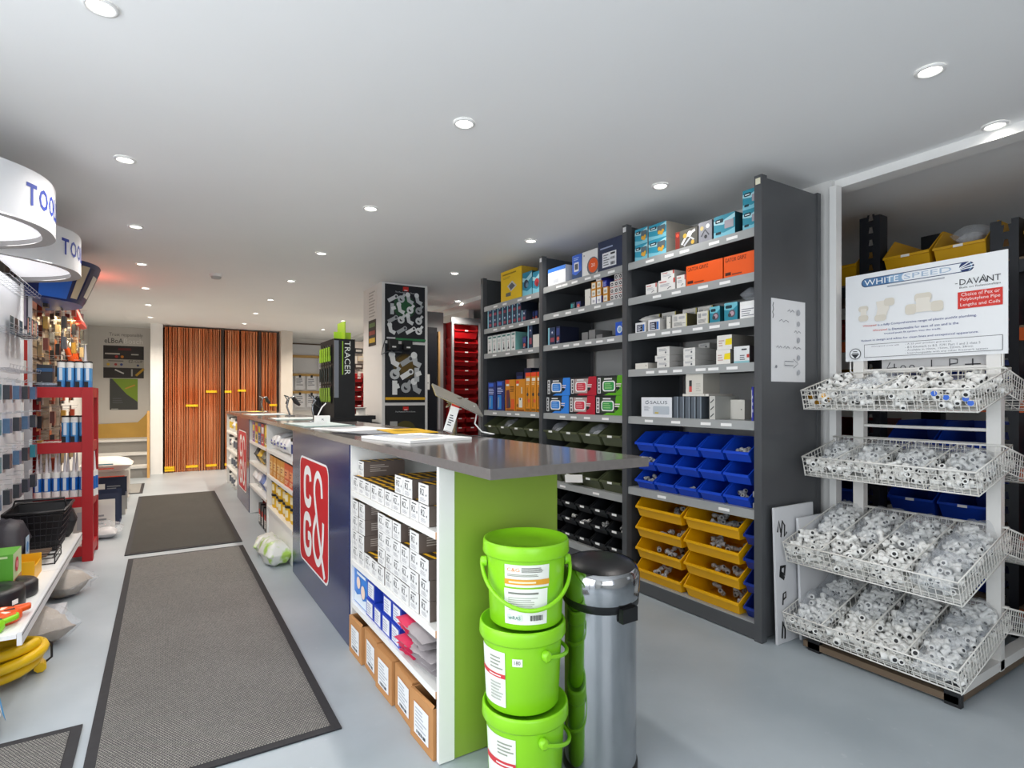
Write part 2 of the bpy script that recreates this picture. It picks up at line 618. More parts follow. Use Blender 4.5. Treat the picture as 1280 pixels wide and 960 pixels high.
CX0, CX1 = .765, 1.242
NAVY = M('142658', .16, var=.03, scale=3)
GREEN = M('8aa63c', .3, var=.03, scale=2)
TOP = M('716c69', .13, var=.10, scale=60)
LAM = M('efefec', .38, var=.015)

wt = thing('counter_worktop', 'long polished dark grey worktop running down the whole trade counter', 'worktop', (1.045, 5.1, .977))
b = wpart('slab', MB().box(.75, 1.34, 1.323, 8.95, .977, 1.007, TOP), wt)
bevel(b, .006, 2)


def carcass(y0, y1, label, name='counter_shelf_unit', shelves=(), kick=None, end=False, loc_label=None):
    t = thing(name, label, 'shelf unit', ((CX0 + CX1) / 2, (y0 + y1) / 2, 0))
    if end:
        wpart('end_panel', MB().box(CX0 + .055, CX1, y0, y0 + .018, .004, .976, GREEN), t)
        wpart('corner_post', MB().box(CX0, CX0 + .055, y0 - .002, y0 + .018, .003, .976, LAM), t)
    else:
        wpart('side_panel', MB().box(CX0, CX1 - .02, y0, y0 + .018, .003, .976, LAM), t)
    wpart('side_panel', MB().box(CX0, CX1 - .02, y1 - .018, y1, .003, .976, LAM), t)
    wpart('back_panel', MB().box(CX1 - .018, CX1, y0 + (.018 if end else 0), y1, .003, .976, LAM), t)
    for z in shelves:
        wpart('shelf', MB().box(CX0 - .004, CX1 - .02, y0 + .019, y1 - .019, z - .024, z, LAM, right=CARD, front=CARD), t)
    if kick:
        wpart('kick_panel', MB().box(CX0 + .012, CX0 + .03, y0 + .02, y1 - .02, .003, kick, LAM), t)
    return t


SH_A = (.757, .432, .232)
carcass(1.69, 2.71, 'white shelf unit with lime green end at the near end of the counter', shelves=SH_A, end=True)
carcass(4.10, 5.28, 'white counter shelf unit holding orange boxes and yellow tubs', shelves=(.757, .542, .272), kick=.25)
carcass(5.28, 6.43, 'white counter shelf unit beyond the yellow tubs, with dark canisters', shelves=(.757, .548, .31))
carcass(7.54, 8.9, 'farthest white counter shelf unit stacked with white tubs', shelves=(.74, .5, .26))


def amp(mb, w_, h_, y=0.0, x0=None, z0=0.0, col='f5f5f5'):
    def arc(cx, cy, rx, ry, a0, a1, n=14):
        return [(cx + rx * math.cos(math.radians(a0 + (a1 - a0) * k / n)), cy + ry * math.sin(math.radians(a0 + (a1 - a0) * k / n))) for k in range(n + 1)]
    sw = .06 * w_ / .75

    def smooth(pts, n=5):
        out = []
        for i in range(len(pts) - 1):
            p0, p1, p2, p3 = (Vector(pts[max(0, min(len(pts) - 1, i + k))]) for k in (-1, 0, 1, 2))
            for q in range(n):
                t = q / n
                out.append(tuple(.5 * ((2 * p1) + (p2 - p0) * t + (2 * p0 - 5 * p1 + 4 * p2 - p3) * t * t + (3 * p1 - p0 - 3 * p2 + p3) * t ** 3)))
        return out + [pts[-1]]
    spec = [('rr', 0, 0, 1, 1, .09 * w_, 'f2f2f2'), ('rr', .018, .018, .982, .982, .08 * w_, 'c8101e'),
            ('s', smooth([(.41, .79), (.39, .86), (.31, .885), (.22, .85), (.195, .73), (.22, .61), (.31, .575), (.39, .60), (.41, .66)]), sw * .9, col),
            ('s', smooth([(.41, .38), (.38, .435), (.30, .455), (.21, .42), (.185, .29), (.21, .165), (.30, .12), (.39, .15), (.41, .2), (.41, .28), (.32, .28)]), sw * .9, col),
            ('s', smooth([(.80, .70), (.77, .83), (.67, .89), (.58, .83), (.555, .71), (.62, .54), (.73, .30), (.88, .04)]), sw * .72, col),
            ('s', smooth([(.63, .53), (.54, .40), (.52, .26), (.58, .15), (.69, .12), (.79, .23), (.83, .38), (.84, .5)]), sw * .72, col)]
    return printed(mb, spec, w_, h_, x0=x0, z0=z0, y=y)


for y0, y1, lg, lab in ((2.71, 4.10, (3.10, 3.85), 'glossy navy counter front with the large red CG& logo nearer the camera'),
                        (6.43, 7.54, (6.62, 7.36), 'glossy navy counter front with red CG& logo farther down the aisle')):
    t = thing('counter_panel_unit', lab, 'counter front', ((CX0 + CX1) / 2, (y0 + y1) / 2, 0))
    wpart('front_panel', MB().box(CX0 - .006, CX0 + .012, y0 + .002, y1 - .002, .003, .976, NAVY), t)
    wpart('carcass', MB().box(CX0 + .013, CX1, y0 + .002, y1 - .002, .003, .976, LAM), t)
    mb = amp(MB(), lg[1] - lg[0], .66, z0=0)
    mb.xf(Matrix.Translation((CX0 - .006 - .0005, (lg[0] + lg[1]) / 2, .17)) @ Matrix.Rotation(FX, 4, 'Z'))
    wpart('logo', mb, t)

# ------------------------------------------------------------------ R2 cartons
BW, BH, BD = .0882, .0705, .2


def r2_parts():
    br, br_lit = M('33291f', .6, var=.06), M('695d57', .55, var=.05)  # dark brown sides painted paler for the light falling on them
    body = MB().box(-BW / 2, BW / 2, .0008, BD, 0, BH, br_lit, top=M('3b2f22', .6), bottom=br)
    for k in range(5):
        y = .012 + k * .038
        body.poly([(-BW / 2 + .002, y, BH + .0004), (BW / 2 - .002, y + .012, BH + .0004), (BW / 2 - .002, y + .026, BH + .0004), (-BW / 2 + .002, y + .014, BH + .0004)], P('ecb414'))
    for k in range(4):
        body.poly([(BW / 2 + .0004, .03, BH * (.72 - k * .13)), (BW / 2 + .0004, .03 + (.07, .09, .05, .08)[k], BH * (.72 - k * .13)), (BW / 2 + .0004, .03 + (.07, .09, .05, .08)[k], BH * (.77 - k * .13)), (BW / 2 + .0004, .03, BH * (.77 - k * .13))], P('b9b0a8'))
    lab = MB().box(-BW / 2 + .0008, BW / 2 - .0008, -.0006, .0007, .0008, BH - .0008, P('e2e2e0', .75))
    printed(lab, [('r', .22, .83, .72, .88, '3a3a3c'), ('t', 'R2', .2, .42, .58, .74, '4a4a4e'), ('l', .2, .1, .75, .32, 3, 'b5b5b8'), ('r', .76, .42, .84, .52, '77777a')], BW, BH, y=-.0006)
    return [('carton', body), ('front_label', lab)]


def r2(col, row, z, x, shelf_name, lab=None, dy=0.0, rz=0.0):
    y = 1.826 + col * .0908 + dy
    lab = lab or f'white R2 carton, {ORD[col]} from the near end, {ORD[row]} layer up, {shelf_name} shelf'
    place('fixings_carton', lab, 'carton', 'r2', r2_parts, (x, y, z + row * (BH + .0008) + .0006), FX + rz, 'R2 cartons under the counter')


for c in range(10):
    r2(c, 0, SH_A[0], CX0 + .004 + RNG.uniform(0, .004), 'top', rz=RNG.uniform(-.02, .02))
for c, dy in ((0, .012), (1, .07), (2, .07)):
    r2(c, 1, SH_A[0], CX0 + .008, 'top', dy=dy)
r2(9, 1, SH_A[0], CX0 + .03, 'top')
for c in (0, 1):
    for r_ in (0, 1, 2):
        r2(c, r_, SH_A[0], CX0 + .225, 'top', lab=f'rear R2 carton on the top shelf, {ORD[c]} from the near end, {ORD[r_]} layer up')
for c, hgt in enumerate((3, 4, 3, 4, 4, 4, 1, 1, 4, 4)):
    for r_ in range(hgt):
        r2(c, r_, SH_A[1], CX0 + .003 + RNG.uniform(0, .005), 'middle', rz=RNG.uniform(-.015, .015))


# ------------------------------------------------------------------ generic soft bag
def pillow(w_, d_, h_, mat, seed=0, nx=10, ny=10, amp_=.25, pinch=.1):
    mb = MB()
    vs, fs = [], []
    for side in (1, -1):
        for j in range(ny + 1):
            for i in range(nx + 1):
                u, v = 2 * i / nx - 1, 2 * j / ny - 1
                fall = max(0, 1 - abs(u) ** 3) ** .6 * max(0, 1 - abs(v) ** 3) ** .6
                n = noise.noise(Vector((u * 2.1 + seed * 7.3, v * 2.1, side * 3.1 + seed)))
                n2 = noise.noise(Vector((u * 5 + seed * 3.3, v * 5, side * 2.1 + seed)))
                k = 1 + pinch * (1 - fall) * n2
                z = side * h_ / 2 * fall * (1 + amp_ * n + amp_ * .5 * n2)
                if side < 0:
                    z = max(z, -h_ / 2)
                vs.append((u * w_ / 2 * k, v * d_ / 2 * k, z + h_ / 2 + (.03 * h_ if side > 0 else 0)))
        o = 0 if side == 1 else (nx + 1) * (ny + 1)
        for j in range(ny):
            for i in range(nx):
                q = [o + j * (nx + 1) + i, o + j * (nx + 1) + i + 1, o + (j + 1) * (nx + 1) + i + 1, o + (j + 1) * (nx + 1) + i]
                fs.append(tuple(q if side == 1 else q[::-1]))
    mb.add(vs, fs, mat, True)
    # close the seam round the edge
    N = (nx + 1) * (ny + 1)
    rim = [i for i in range(nx + 1)] + [j * (nx + 1) + nx for j in range(1, ny + 1)] + [ny * (nx + 1) + i for i in range(nx - 1, -1, -1)] + [j * (nx + 1) for j in range(ny - 1, 0, -1)]
    mb.add(vs, [(rim[k], N + rim[k], N + rim[(k + 1) % len(rim)], rim[(k + 1) % len(rim)]) for k in range(len(rim))], mat, True)
    return mb


# lowest shelf: blue pack, blue cartons, pink bags
z3 = SH_A[2] + .001
t = thing('hand_wipes_pack', 'large blue pack with pale cloud print at the far end of the low shelf', 'pack', (CX0 + .012, 2.575, z3), FX)
bm_ = MB().box(-.115, .115, .001, .22, 0, .165, M('2f7fd8', .35, var=.03), top=M('2d6fc4', .35))
bevel(bm_.obj('wrapper', t), .008)
printed(MB(), [('p', [(0, .02), (.98, .02), (.98, .2), (.8, .28), (.6, .2), (.45, .34), (.2, .24), (.02, .3)], 'dfeaf5'), ('d', .3, .62, .028, 'f3d9c8'), ('d', .62, .45, .03, 'f3d9c8'), ('r', .2, .85, .8, .93, 'e8f0f8')], .22, .16, z0=.003).obj('front_print', t)


def bluecarton():
    b = MB().box(-.052, .052, .001, .2, 0, .077, M('1f3fb4', .4, var=.04))
    b.poly([(-.03, .03, .0775), (.03, .03, .0775), (.03, .09, .0775), (-.03, .09, .0775)], P('7d93dc'))
    l = printed(MB(), [('r', .12, .1, .88, .9, 'e6e8ee'), ('l', .18, .15, .8, .8, 5, 'aab0c2')], .104, .077, y=.0005)
    return [('carton', b), ('front_label', l)]


for c in range(4):
    for r_ in range(2):
        if (c, r_) == (2, 1):
            continue
        place('blue_carton', f'royal blue carton, white label, {ORD[c]} from the near end, {("lower", "upper")[r_]} row', 'carton', 'bluecarton', bluecarton,
              (CX0 + .006 + r_ * .006, 2.115 + c * .107, z3 + r_ * .0785), FX + RNG.uniform(-.03, .03), 'blue cartons on the low counter shelf')
BAGPINK = M('d8345c', .35, var=.1, bump=.3)
BAGGREY = M('a9a2a4', .3, var=.15, bump=.4)
for k in range(5):
    t = thing('pink_sachet_bag', f'flat clear bag with bright pink header, {ORD[k]} from the bottom of the pile', 'bag', (CX0 + .095 - .014 * (k % 3), 2.04 - .014 * (k % 3), z3 + .0005 + k * .0305), -PI / 2 + RNG.uniform(-.14, .14), 'pink and clear bags on the low shelf')
    mb = pillow(.22, .2, .03, BAGGREY, seed=k + 3)
    mb.xf(Matrix.Translation((.15, 0, 0)))
    mb.obj('bag', t)
    hd = pillow(.12, .205, .03, BAGPINK, seed=k + 9, nx=6)
    hd.xf(Matrix.Translation((.05, 0, .0035)))
    hd.obj('header', t)


def cardbox(open_top, w_=.185, h_=.168, d_=.3):
    def f():
        t_ = .005
        b = MB()
        b.box(-w_ / 2, w_ / 2, 0, t_, 0, h_, CARD).box(-w_ / 2, w_ / 2, d_ - t_, d_, 0, h_, CARD)
        b.box(-w_ / 2, -w_ / 2 + t_, t_, d_ - t_, 0, h_, CARD).box(w_ / 2 - t_, w_ / 2, t_, d_ - t_, 0, h_, CARD)
        b.box(-w_ / 2 + t_, w_ / 2 - t_, t_, d_ - t_, 0, t_, CARD)
        lab = printed(MB(), [('r', .16, .14, .84, .82, 'b9794a'), ('r', .18, .16, .82, .8, 'eceef0'), ('l', .24, .3, .76, .74, 6, 'b8bcc4'), ('bar', .3, .2, .7, .27, 14, '3a3d44')], w_, h_)
        parts = [('carton', b), ('front_label', lab)]
        if not open_top:
            f1 = MB().box(-w_ / 2, w_ / 2, .001, d_ / 2 - .002, h_ + .0005, h_ + .004, CARD)
            f2 = MB().box(-w_ / 2, w_ / 2, d_ / 2 + .002, d_ - .001, h_ + .0005, h_ + .004, CARD)
            tp = MB().box(-w_ / 2 + .002, w_ / 2 - .002, d_ / 2 - .03, d_ / 2 + .03, h_ + .004, h_ + .0046, M('a8733f', .3))
            parts += [('flap', f1), ('flap', f2), ('tape', tp)]
        else:
            fl = MB()
            fl.add([(-w_ / 2 + .002, .001, h_), (w_ / 2 - .002, .001, h_), (w_ / 2 - .01, .012, h_ - .05 + .056), (-w_ / 2 + .01, .012, h_ - .05 + .05)], [(0, 1, 2, 3)], CARD)
            parts += [('torn_edge', fl)]
        return parts
    return f


for k, op in enumerate((True, False, False, False, True)):
    place('cardboard_box', f'brown cardboard box, {"open topped" if op else "flaps closed"}, white label, {ORD[k]} from the near end under the low shelf', 'box', ('cardbox', op), cardbox(op),
          (CX0 - .012 + .01 * (k % 2), 1.81 + k * .196, .001), FX + (.03, -.02, .02, -.03, .01)[k], 'cardboard boxes on the floor under the counter')


# ------------------------------------------------------------------ farther counter shelves
def boxy(w_, h_, d_, body, spec, top=None, side=None, wrap='carton'):
    def f():
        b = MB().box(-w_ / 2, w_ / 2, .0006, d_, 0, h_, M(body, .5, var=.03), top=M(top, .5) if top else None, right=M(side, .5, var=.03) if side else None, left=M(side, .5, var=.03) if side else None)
        out = [(wrap, b)]
        if spec:
            out.append(('front_print', printed(MB(), spec, w_, h_, y=.0006)))
        return out
    return f


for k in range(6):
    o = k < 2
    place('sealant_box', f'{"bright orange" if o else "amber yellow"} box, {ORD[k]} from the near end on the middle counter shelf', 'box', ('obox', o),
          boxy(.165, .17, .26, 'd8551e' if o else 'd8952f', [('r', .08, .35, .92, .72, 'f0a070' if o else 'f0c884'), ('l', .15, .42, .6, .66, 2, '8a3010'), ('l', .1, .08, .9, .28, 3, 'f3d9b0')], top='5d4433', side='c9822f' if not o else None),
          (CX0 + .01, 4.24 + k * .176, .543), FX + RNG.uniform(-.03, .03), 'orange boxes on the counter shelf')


def tub(r_, h_, body, lid, label=None):
    def f():
        b = MB().lathe([(r_ * .92, 0), (r_, .01), (r_, h_ * .84)], M(body, .4, var=.03), 18)
        l = MB().lathe([(r_ * 1.04, h_ * .84), (r_ * 1.06, h_ * .86), (r_ * 1.06, h_ * .97), (r_ * .98, h_)], M(lid, .4, var=.02), 18)
        out = [('tub_body', b), ('lid', l)]
        if label:
            lb = MB()
            vs = []
            for q in range(7):
                a = math.radians(-215 + q * 12)
                vs += [(math.cos(a) * (r_ + .001), math.sin(a) * (r_ + .001), h_ * .25), (math.cos(a) * (r_ + .001), math.sin(a) * (r_ + .001), h_ * .7)]
            lb.add(vs, [(2 * q, 2 * q + 2, 2 * q + 3, 2 * q + 1) for q in range(6)], P(label))
            out.append(('label', lb))
        return out
    return f


for c in range(7):
    for r_ in range(2):
        place('sealing_compound_tub', f'yellow tub with black lid, {ORD[c]} from the near end, {("lower", "upper")[r_]} row', 'tub', 'ytub', tub(.068, .116, 'e9b81c', '1d1d1f', 'f3e6c0'),
              (CX0 + .085 + .01 * (c % 2), 4.21 + c * .152, .2725 + r_ * .117), 0, 'yellow tubs on the low counter shelf')
WB = M('e9eaea', .3, var=.04, bump=.3)
for k in range(5):
    t = thing('wipes_pack', f'white soft pack with blue print, {ORD[k]} from the near end on the top counter shelf', 'pack', (CX0 + .13, 4.50 + k * .15, .7575), 0, 'white packs on the top counter shelf')
    pillow(.24, .145, .15 - .012 * (k % 3), WB, seed=k + 20, amp_=.15).obj('bag', t)
    mb = MB()
    printed(mb, [('d', .25, .6, .018, '2d3fa6'), ('d', .6, .5, .02, '2d3fa6'), ('r', .1, .1, .9, .25, '2d3fa6')], .09, .045)
    mb.xf(Matrix.Translation((-.117, 0, .05)) @ Matrix.Rotation(FX, 4, 'Z'))
    mb.obj('print', t)
place('white_tub', 'white tub with black lid at the near end of the top counter shelf', 'tub', 'wtub', tub(.07, .15, 'ececec', '18181a', '2c3c78'), (CX0 + .09, 4.29, .7575), 0)
for k in range(3):
    t = thing('filler_bag', f'white and green plastic bag slumped on the floor, {ORD[k]} from the near end', 'bag', (.685, 4.34 + k * .2, .001), .2 - .2 * k, 'white and green bags on the floor')
    pillow(.17, .22, .17 - .02 * k, M2('e4e6e0', 'a9cf5a', 11), seed=k + 40, amp_=.35).obj('bag', t)
# unit D
for k, (c_, s_) in enumerate((('d8b21c', 'e9c53a'), ('c92a2e', 'e2e2e2'), ('2c3f94', 'd8b21c'), ('d8b21c', 'c92a2e'), ('7d2a8c', 'e0c040'))):
    place('adhesive_pack', f'{("yellow", "red and white", "blue", "yellow and red", "purple")[k]} carded pack on the top shelf beyond the white packs, {ORD[k]} along', 'pack', ('adh', k),
          boxy(.17, .2, .12, c_, [('r', .1, .55, .9, .85, s_), ('l', .15, .1, .85, .45, 4, 'f0f0e8'), ('d', .5, .3, .03, '222222')]), (CX0 + .012, 5.42 + k * .2, .7575), FX, 'bright packs on the counter shelf')
for k, (c_, nm) in enumerate((('22294a', 'navy'), ('6d6f5c', 'grey and yellow'), ('d8b21c', 'yellow'), ('2a2c34', 'black'))):
    t = thing('rag_bag', f'{nm} bundled bag on the middle shelf beyond the orange boxes, {ORD[k]} along', 'bag', (CX0 + .14, 5.44 + k * .24, .5485), 0, 'bundled bags on the counter shelf')
    pillow(.24, .22, .17, M(c_, .45, var=.15, scale=14, bump=.4), seed=60 + k, amp_=.3).obj('bag', t)
for k in range(4):
    t = thing('white_refill_bag', f'white and blue refill bag on the lower shelf beyond the yellow tubs, {ORD[k]} along', 'bag', (CX0 + .12, 5.44 + k * .25, .3105), 0, 'refill bags on the counter shelf')
    pillow(.22, .22, .19, M(('dfe6f0', '5f78b8', 'e6e9ee', 'dfe3e8')[k], .3, var=.12, scale=14, bump=.4), seed=70 + k, amp_=.3).obj('bag', t)
for k in range(3):
    def canister():
        b = MB().box(-.06, .06, 0, .15, 0, .2, M('191a1d', .35, var=.04))
        n_ = MB().lathe([(.022, .2), (.022, .23), (.03, .23), (.03, .262)], M('8b2a20', .4), 12, c=(0, .05, 0))
        h_ = MB().tube([(0, .085, .2), (0, .085, .245), (0, .14, .245), (0, .14, .2)], .011, M('191a1d', .35), 6)
        l_ = printed(MB(), [('r', .1, .15, .9, .75, 'd8d8d6'), ('r', .1, .5, .9, .75, 'b33024'), ('l', .18, .2, .82, .45, 3, '4a4a50')], .12, .2)
        return [('canister_body', b), ('cap', n_), ('handle', h_), ('front_label', l_)]
    place('fluid_canister', f'black fluid canister with red cap on the floor under the counter, {ORD[k]} along', 'canister', 'canister', canister, (CX0 + .01, 5.45 + k * .17, .001), FX, 'black canisters under the counter')
# unit F
for lv, z in enumerate((.001, .2605, .5005, .7405)):
    for k in range(5):
        if (lv + k) % 4 == 1:
            t = thing('white_sack', f'crumpled white sack on the {ORD[lv]} level of the farthest counter unit, {ORD[k]} along', 'sack', (CX0 + .13, 7.68 + k * .25, z), 0, 'white goods in the farthest unit')
            pillow(.24, .23, .19, WB, seed=80 + k + lv * 5, amp_=.3).obj('bag', t)
        else:
            c_ = ('e9e9e6', '24252a', 'e9e9e6')[k % 3]
            place('paint_tub', f'white tub with {("pale", "dark", "pale")[k % 3]} lid on the {ORD[lv]} level of the farthest counter unit, {ORD[k]} along', 'tub', ('ptub', c_, lv == 3),
                  tub(.1, .19, 'ecebe6', c_, 'd8b83a' if lv == 3 else '59606e'), (CX0 + .115, 7.68 + k * .25, z), 0, 'white goods in the farthest unit')

# ------------------------------------------------------------------ things lying on the worktop
ZT = 1.0075


def sheet(name, label, x, y, w_, l_, rz, mats, z=0.0, th=.004, spec=None):
    t = thing(name, label, 'counter mat' if 'mat' in name else 'leaflet', (x, y, ZT + z), rz)
    MB().box(-w_ / 2, w_ / 2, -l_ / 2, l_ / 2, 0, th, mats[0]).obj('sheet', t)
    if len(mats) > 1:
        mb = MB()
        printed(mb, spec or [('r', .04, .04, .96, .96, mats[1]), ('l', .1, .2, .9, .9, 8, 'c4cad0')], w_, l_)
        mb.xf(Matrix.Translation((0, -l_ / 2, th)) @ Matrix.Rotation(-PI / 2, 4, 'X'))
        mb.obj('print', t)
    return t


PERS = M('a9c4c0', .08, var=.02)
sheet('counter_mat', 'clear topped pale counter mat, farthest of the three along the worktop', 1.0, 6.95, .4, .5, .05, [PERS, 'dfe8e6'])
sheet('counter_mat', 'clear topped pale counter mat, middle one of the three along the worktop', 1.03, 5.4, .42, .55, -.04, [PERS, 'd3e0de'])
sheet('counter_mat', 'clear topped counter mat nearest of the three, left of the small white box', .94, 4.15, .34, .62, .03, [PERS, 'cfdedb'])
sheet('paper_sheet', 'plain white paper sheets lying on the worktop before the pillar', 1.0, 3.42, .36, .52, .16, [PAPER, 'fafafa'], th=.003, spec=[('l', .1, .6, .9, .95, 6, 'd2d4d8')])
sheet('catalogue', 'dark catalogue half under the yellow folder on the worktop', .98, 2.98, .3, .36, .3, [M('2a2c31', .3), '4c4e55'], th=.005)
sheet('folder', 'bright yellow folder with dark print lying on the worktop', 1.15, 2.98, .24, .4, -.1, [M('e8b70f', .4, var=.03), 'eec01c'], z=.0055, th=.004, spec=[('l', .2, .35, .8, .6, 3, '8a6a10')])
sheet('booklet', 'white printed booklet lying nearest on the worktop', 1.0, 2.47, .33, .42, .2, [PAPER, 'f3f4f4'], th=.012, spec=[('l', .1, .2, .9, .8, 7, 'b9c2cf'), ('r', .1, .84, .5, .9, '5d7fae'), ('l', .12, .08, .5, .16, 2, 'c9a86a')])
sheet('counter_mat', 'black and yellow edged flat mat at the far end of the worktop', .98, 8.35, .4, .45, .1, [M('3b372c', .4), 'd8b62c'], spec=[('r', .05, .05, .5, .95, '4c4a44'), ('r', .5, .05, .95, .95, 'dcc04a')])


def tablet(label, x, y, s_=1.0, rz=0.0, tagged=False):
    t = thing('tablet_stand', label, 'tablet stand', (x, y, ZT), rz)
    MET = M('a79f90', .25, .85, var=.1, scale=30)
    MB().lathe([(.05 * s_, 0), (.05 * s_, .008), (.012, .012), (.012, .1 * s_)], MET, 16).obj('base', t)
    a = MB().tube([(0, 0, .09 * s_), (.01, .0, .13 * s_), (-.01, -.01, .17 * s_)], .012, MET, 8)
    for q in range(7):
        th = q * .9
        a.tube([(-.02 + .03 * math.cos(th), -.01 + .02 * math.sin(th), .12 * s_ + .008 * q), (.02 * math.sin(th), .02 * math.cos(th), .14 * s_ + .008 * q), (.04 * math.cos(th + 1), .01, .16 * s_ + .005 * q)], .0045, MET, 5)
    a.obj('clamp', t)
    pl = MB()
    pl.box(-.12 * s_, .14 * s_, -.09 * s_, .09 * s_, -.004, .004, M('8d8a82', .3, .3, var=.05))
    pl.box(-.12 * s_, .0, -.088 * s_, .088 * s_, -.0056, -.0042, M('c9b23c', .4))
    pl.xf(Matrix.Translation((0, -.01, .185 * s_)) @ Matrix.Rotation(.42, 4, 'Y') @ Matrix.Rotation(.35, 4, 'X'))
    pl.obj('tablet_plate', t)
    if tagged:
        g = MB().box(-.022, .022, -.001, .001, -.075, .075, PAPER)
        printed(g, [('r', 0, .86, 1, 1, 'd23a34'), ('l', .2, .2, .8, .6, 5, '55575c'), ('r', .0, .0, 1, .04, 'b0b0b0')], .044, .15, z0=-.075, y=-.001)
        g.xf(Matrix.Translation((-.03, -.05, .095)) @ Matrix.Rotation(.32, 4, 'Y'))
        g.obj('price_tag', t)
        MB().tube([(.1, 0, .15), (.115, -.01, .12), (.1, -.02, .06), (.13, -.04, .02), (.19, -.06, .006)], .004, WHITE, 6).obj('cable', t)
        MB().tube([(-.06, -.03, .02), (-.05, -.06, .006), (.05, -.1, .004), (.19, -.065, .005)], .003, M('3a3a3c', .4), 5).obj('black_cable', t)
    return t


tablet('silver tilted tablet stand with hanging price tag, nearest on the worktop', 1.245, 2.56, 1.0, -.15, True)
for k, (x, y, lab) in enumerate(((1.12, 6.2, 'small metal card clamp standing on the worktop behind the middle mat'), (1.16, 8.3, 'small dark metal clamp at the far end of the worktop'), (1.02, 4.62, 'shiny chrome clamp in front of the black pen display'))):
    t = thing('display_clamp', lab, 'clamp', (x, y, ZT), .4 * k)
    MET = M('8f9296', .2, .9, var=.1)
    MB().lathe([(.05, 0), (.05, .008), (.01, .012)], MET, 14).obj('base', t)
    MB().tube([(0, 0, .01), (-.03, 0, .1), (-.01, 0, .19), (.05, 0, .2)], .009, MET, 8).obj('arm', t)
    MB().tube([(.03, 0, .2), (.06, .01, .15), (.1, .0, .11)], [.02, .026, .012], M('3a3c40', .35, .4), 8).obj('jaw', t)
    MB().tube([(-.015, .0, .2), (-.05, .02, .215), (-.03, -.03, .17), (-.04, 0, .13)], .007, MET, 6).obj('lever', t)
t = thing('card_box', 'little white card box in front of the black pen display', 'box', (1.03, 4.42, ZT), -.1)
MB().box(-.055, .055, -.03, .03, 0, .055, WHITE).obj('box_body', t)
printed(MB(), [('t', 'R', .45, .35, .6, .6, '55585e')], .11, .055, y=-.031).obj('lettering', t)
MB().tube([(-.03, 0, .056), (0, .0, .12), (.03, .0, .15)], .005, WHITE, 6).obj('pen', t)

# pen display stand
t = thing('pen_display', 'tall black pen display stand lettered TRACER on the worktop', 'display stand', (1.25, 4.82, ZT))
BK = M('090a0c', .6, var=.03)
wpart('cabinet', MB().box(1.165, 1.335, 4.6, 5.05, ZT + .03, 1.675, BK), t)
wpart('plinth', MB().box(1.11, 1.34, 4.57, 5.1, ZT, ZT + .03, BK), t)
wpart('side_wing', MB().box(1.1, 1.16, 5.02, 5.06, ZT + .03, 1.19, BK), t)
mb = printed(MB(), [('tv', 'TRACER', .5, .05, .86, .96, 'e9ece6'), ('r', .34, .05, .41, .96, '8cb52a')], .13, .3)
mb.xf(Matrix.Translation((1.25, 4.5985, 1.37)))
wpart('lettering', mb, t)
wpart('silver_rail', MB().box(1.165, 1.2, 4.588, 4.599, 1.2, 1.66, M('8f939a', .3, .7)), t)
wpart('header', MB().box(1.25, 1.258, 4.6, 4.82, 1.676, 1.82, M('a8cf2e', .4)).box(1.19, 1.33, 4.7, 4.706, 1.676, 1.74, M('a8cf2e', .4)), t)
for r_ in range(3):
    for c in range(5):
        def pen(r_=r_):
            col = ('9cc42c', '2a2d26', '8fae3a')[r_]
            b = MB().box(-.022, .022, -.004, 0, -.15, 0, M('1c1e1a' if r_ != 1 else '3c4238', .4))
            b.box(-.02, .02, -.0046, -.004, -.13, -.09, P(col))
            p = MB().tube([(0, -.012, -.02), (0, -.012, -.135)], .008, M(col, .35), 8)
            return [('card', b), ('pen', p)]
        place('marker_pen_pack', f'green and black marker pen pack hanging on the display, {ORD[r_]} row, {ORD[c]} from the front', 'pen pack', ('pen', r_), pen,
              (1.158, 4.68 + c * .075, 1.63 - r_ * .165), FX, 'pen packs on the black display')

# ------------------------------------------------------------------ buckets and pedal bin at the end of the counter
LIME = M('8fd820', .33, var=.03, scale=3)


def wrapmb(mb, r_, a0):
    rz_ = lambda z: .1262 + .0109 * (z - .004) / .196
    mb.v = [((rz_(z) - y) * math.cos(a0 + x / r_), (rz_(z) - y) * math.sin(a0 + x / r_), z) for x, y, z in mb.v]
    return mb


def strips(spec, n=14):
    out = []
    for it in spec:
        if it[0] == 'r':
            _, u0, v0, u1, v1, c = it
            m_ = max(1, int(n * (u1 - u0)))
            out += [('r', u0 + (u1 - u0) * k / m_, v0, u0 + (u1 - u0) * (k + 1) / m_, v1, c) for k in range(m_)]
        else:
            out.append(it)
    return out


def curved(spec, w_, h_, r_, a0, z0):
    mb = MB()
    for i, it in enumerate(spec):
        printed(mb, strips([it]) if it[0] == 'r' else [it], w_, h_, z0=z0, y=-.0006 - .0006 * i, eps=0, sub=7)
    return wrapmb(mb, r_, a0)


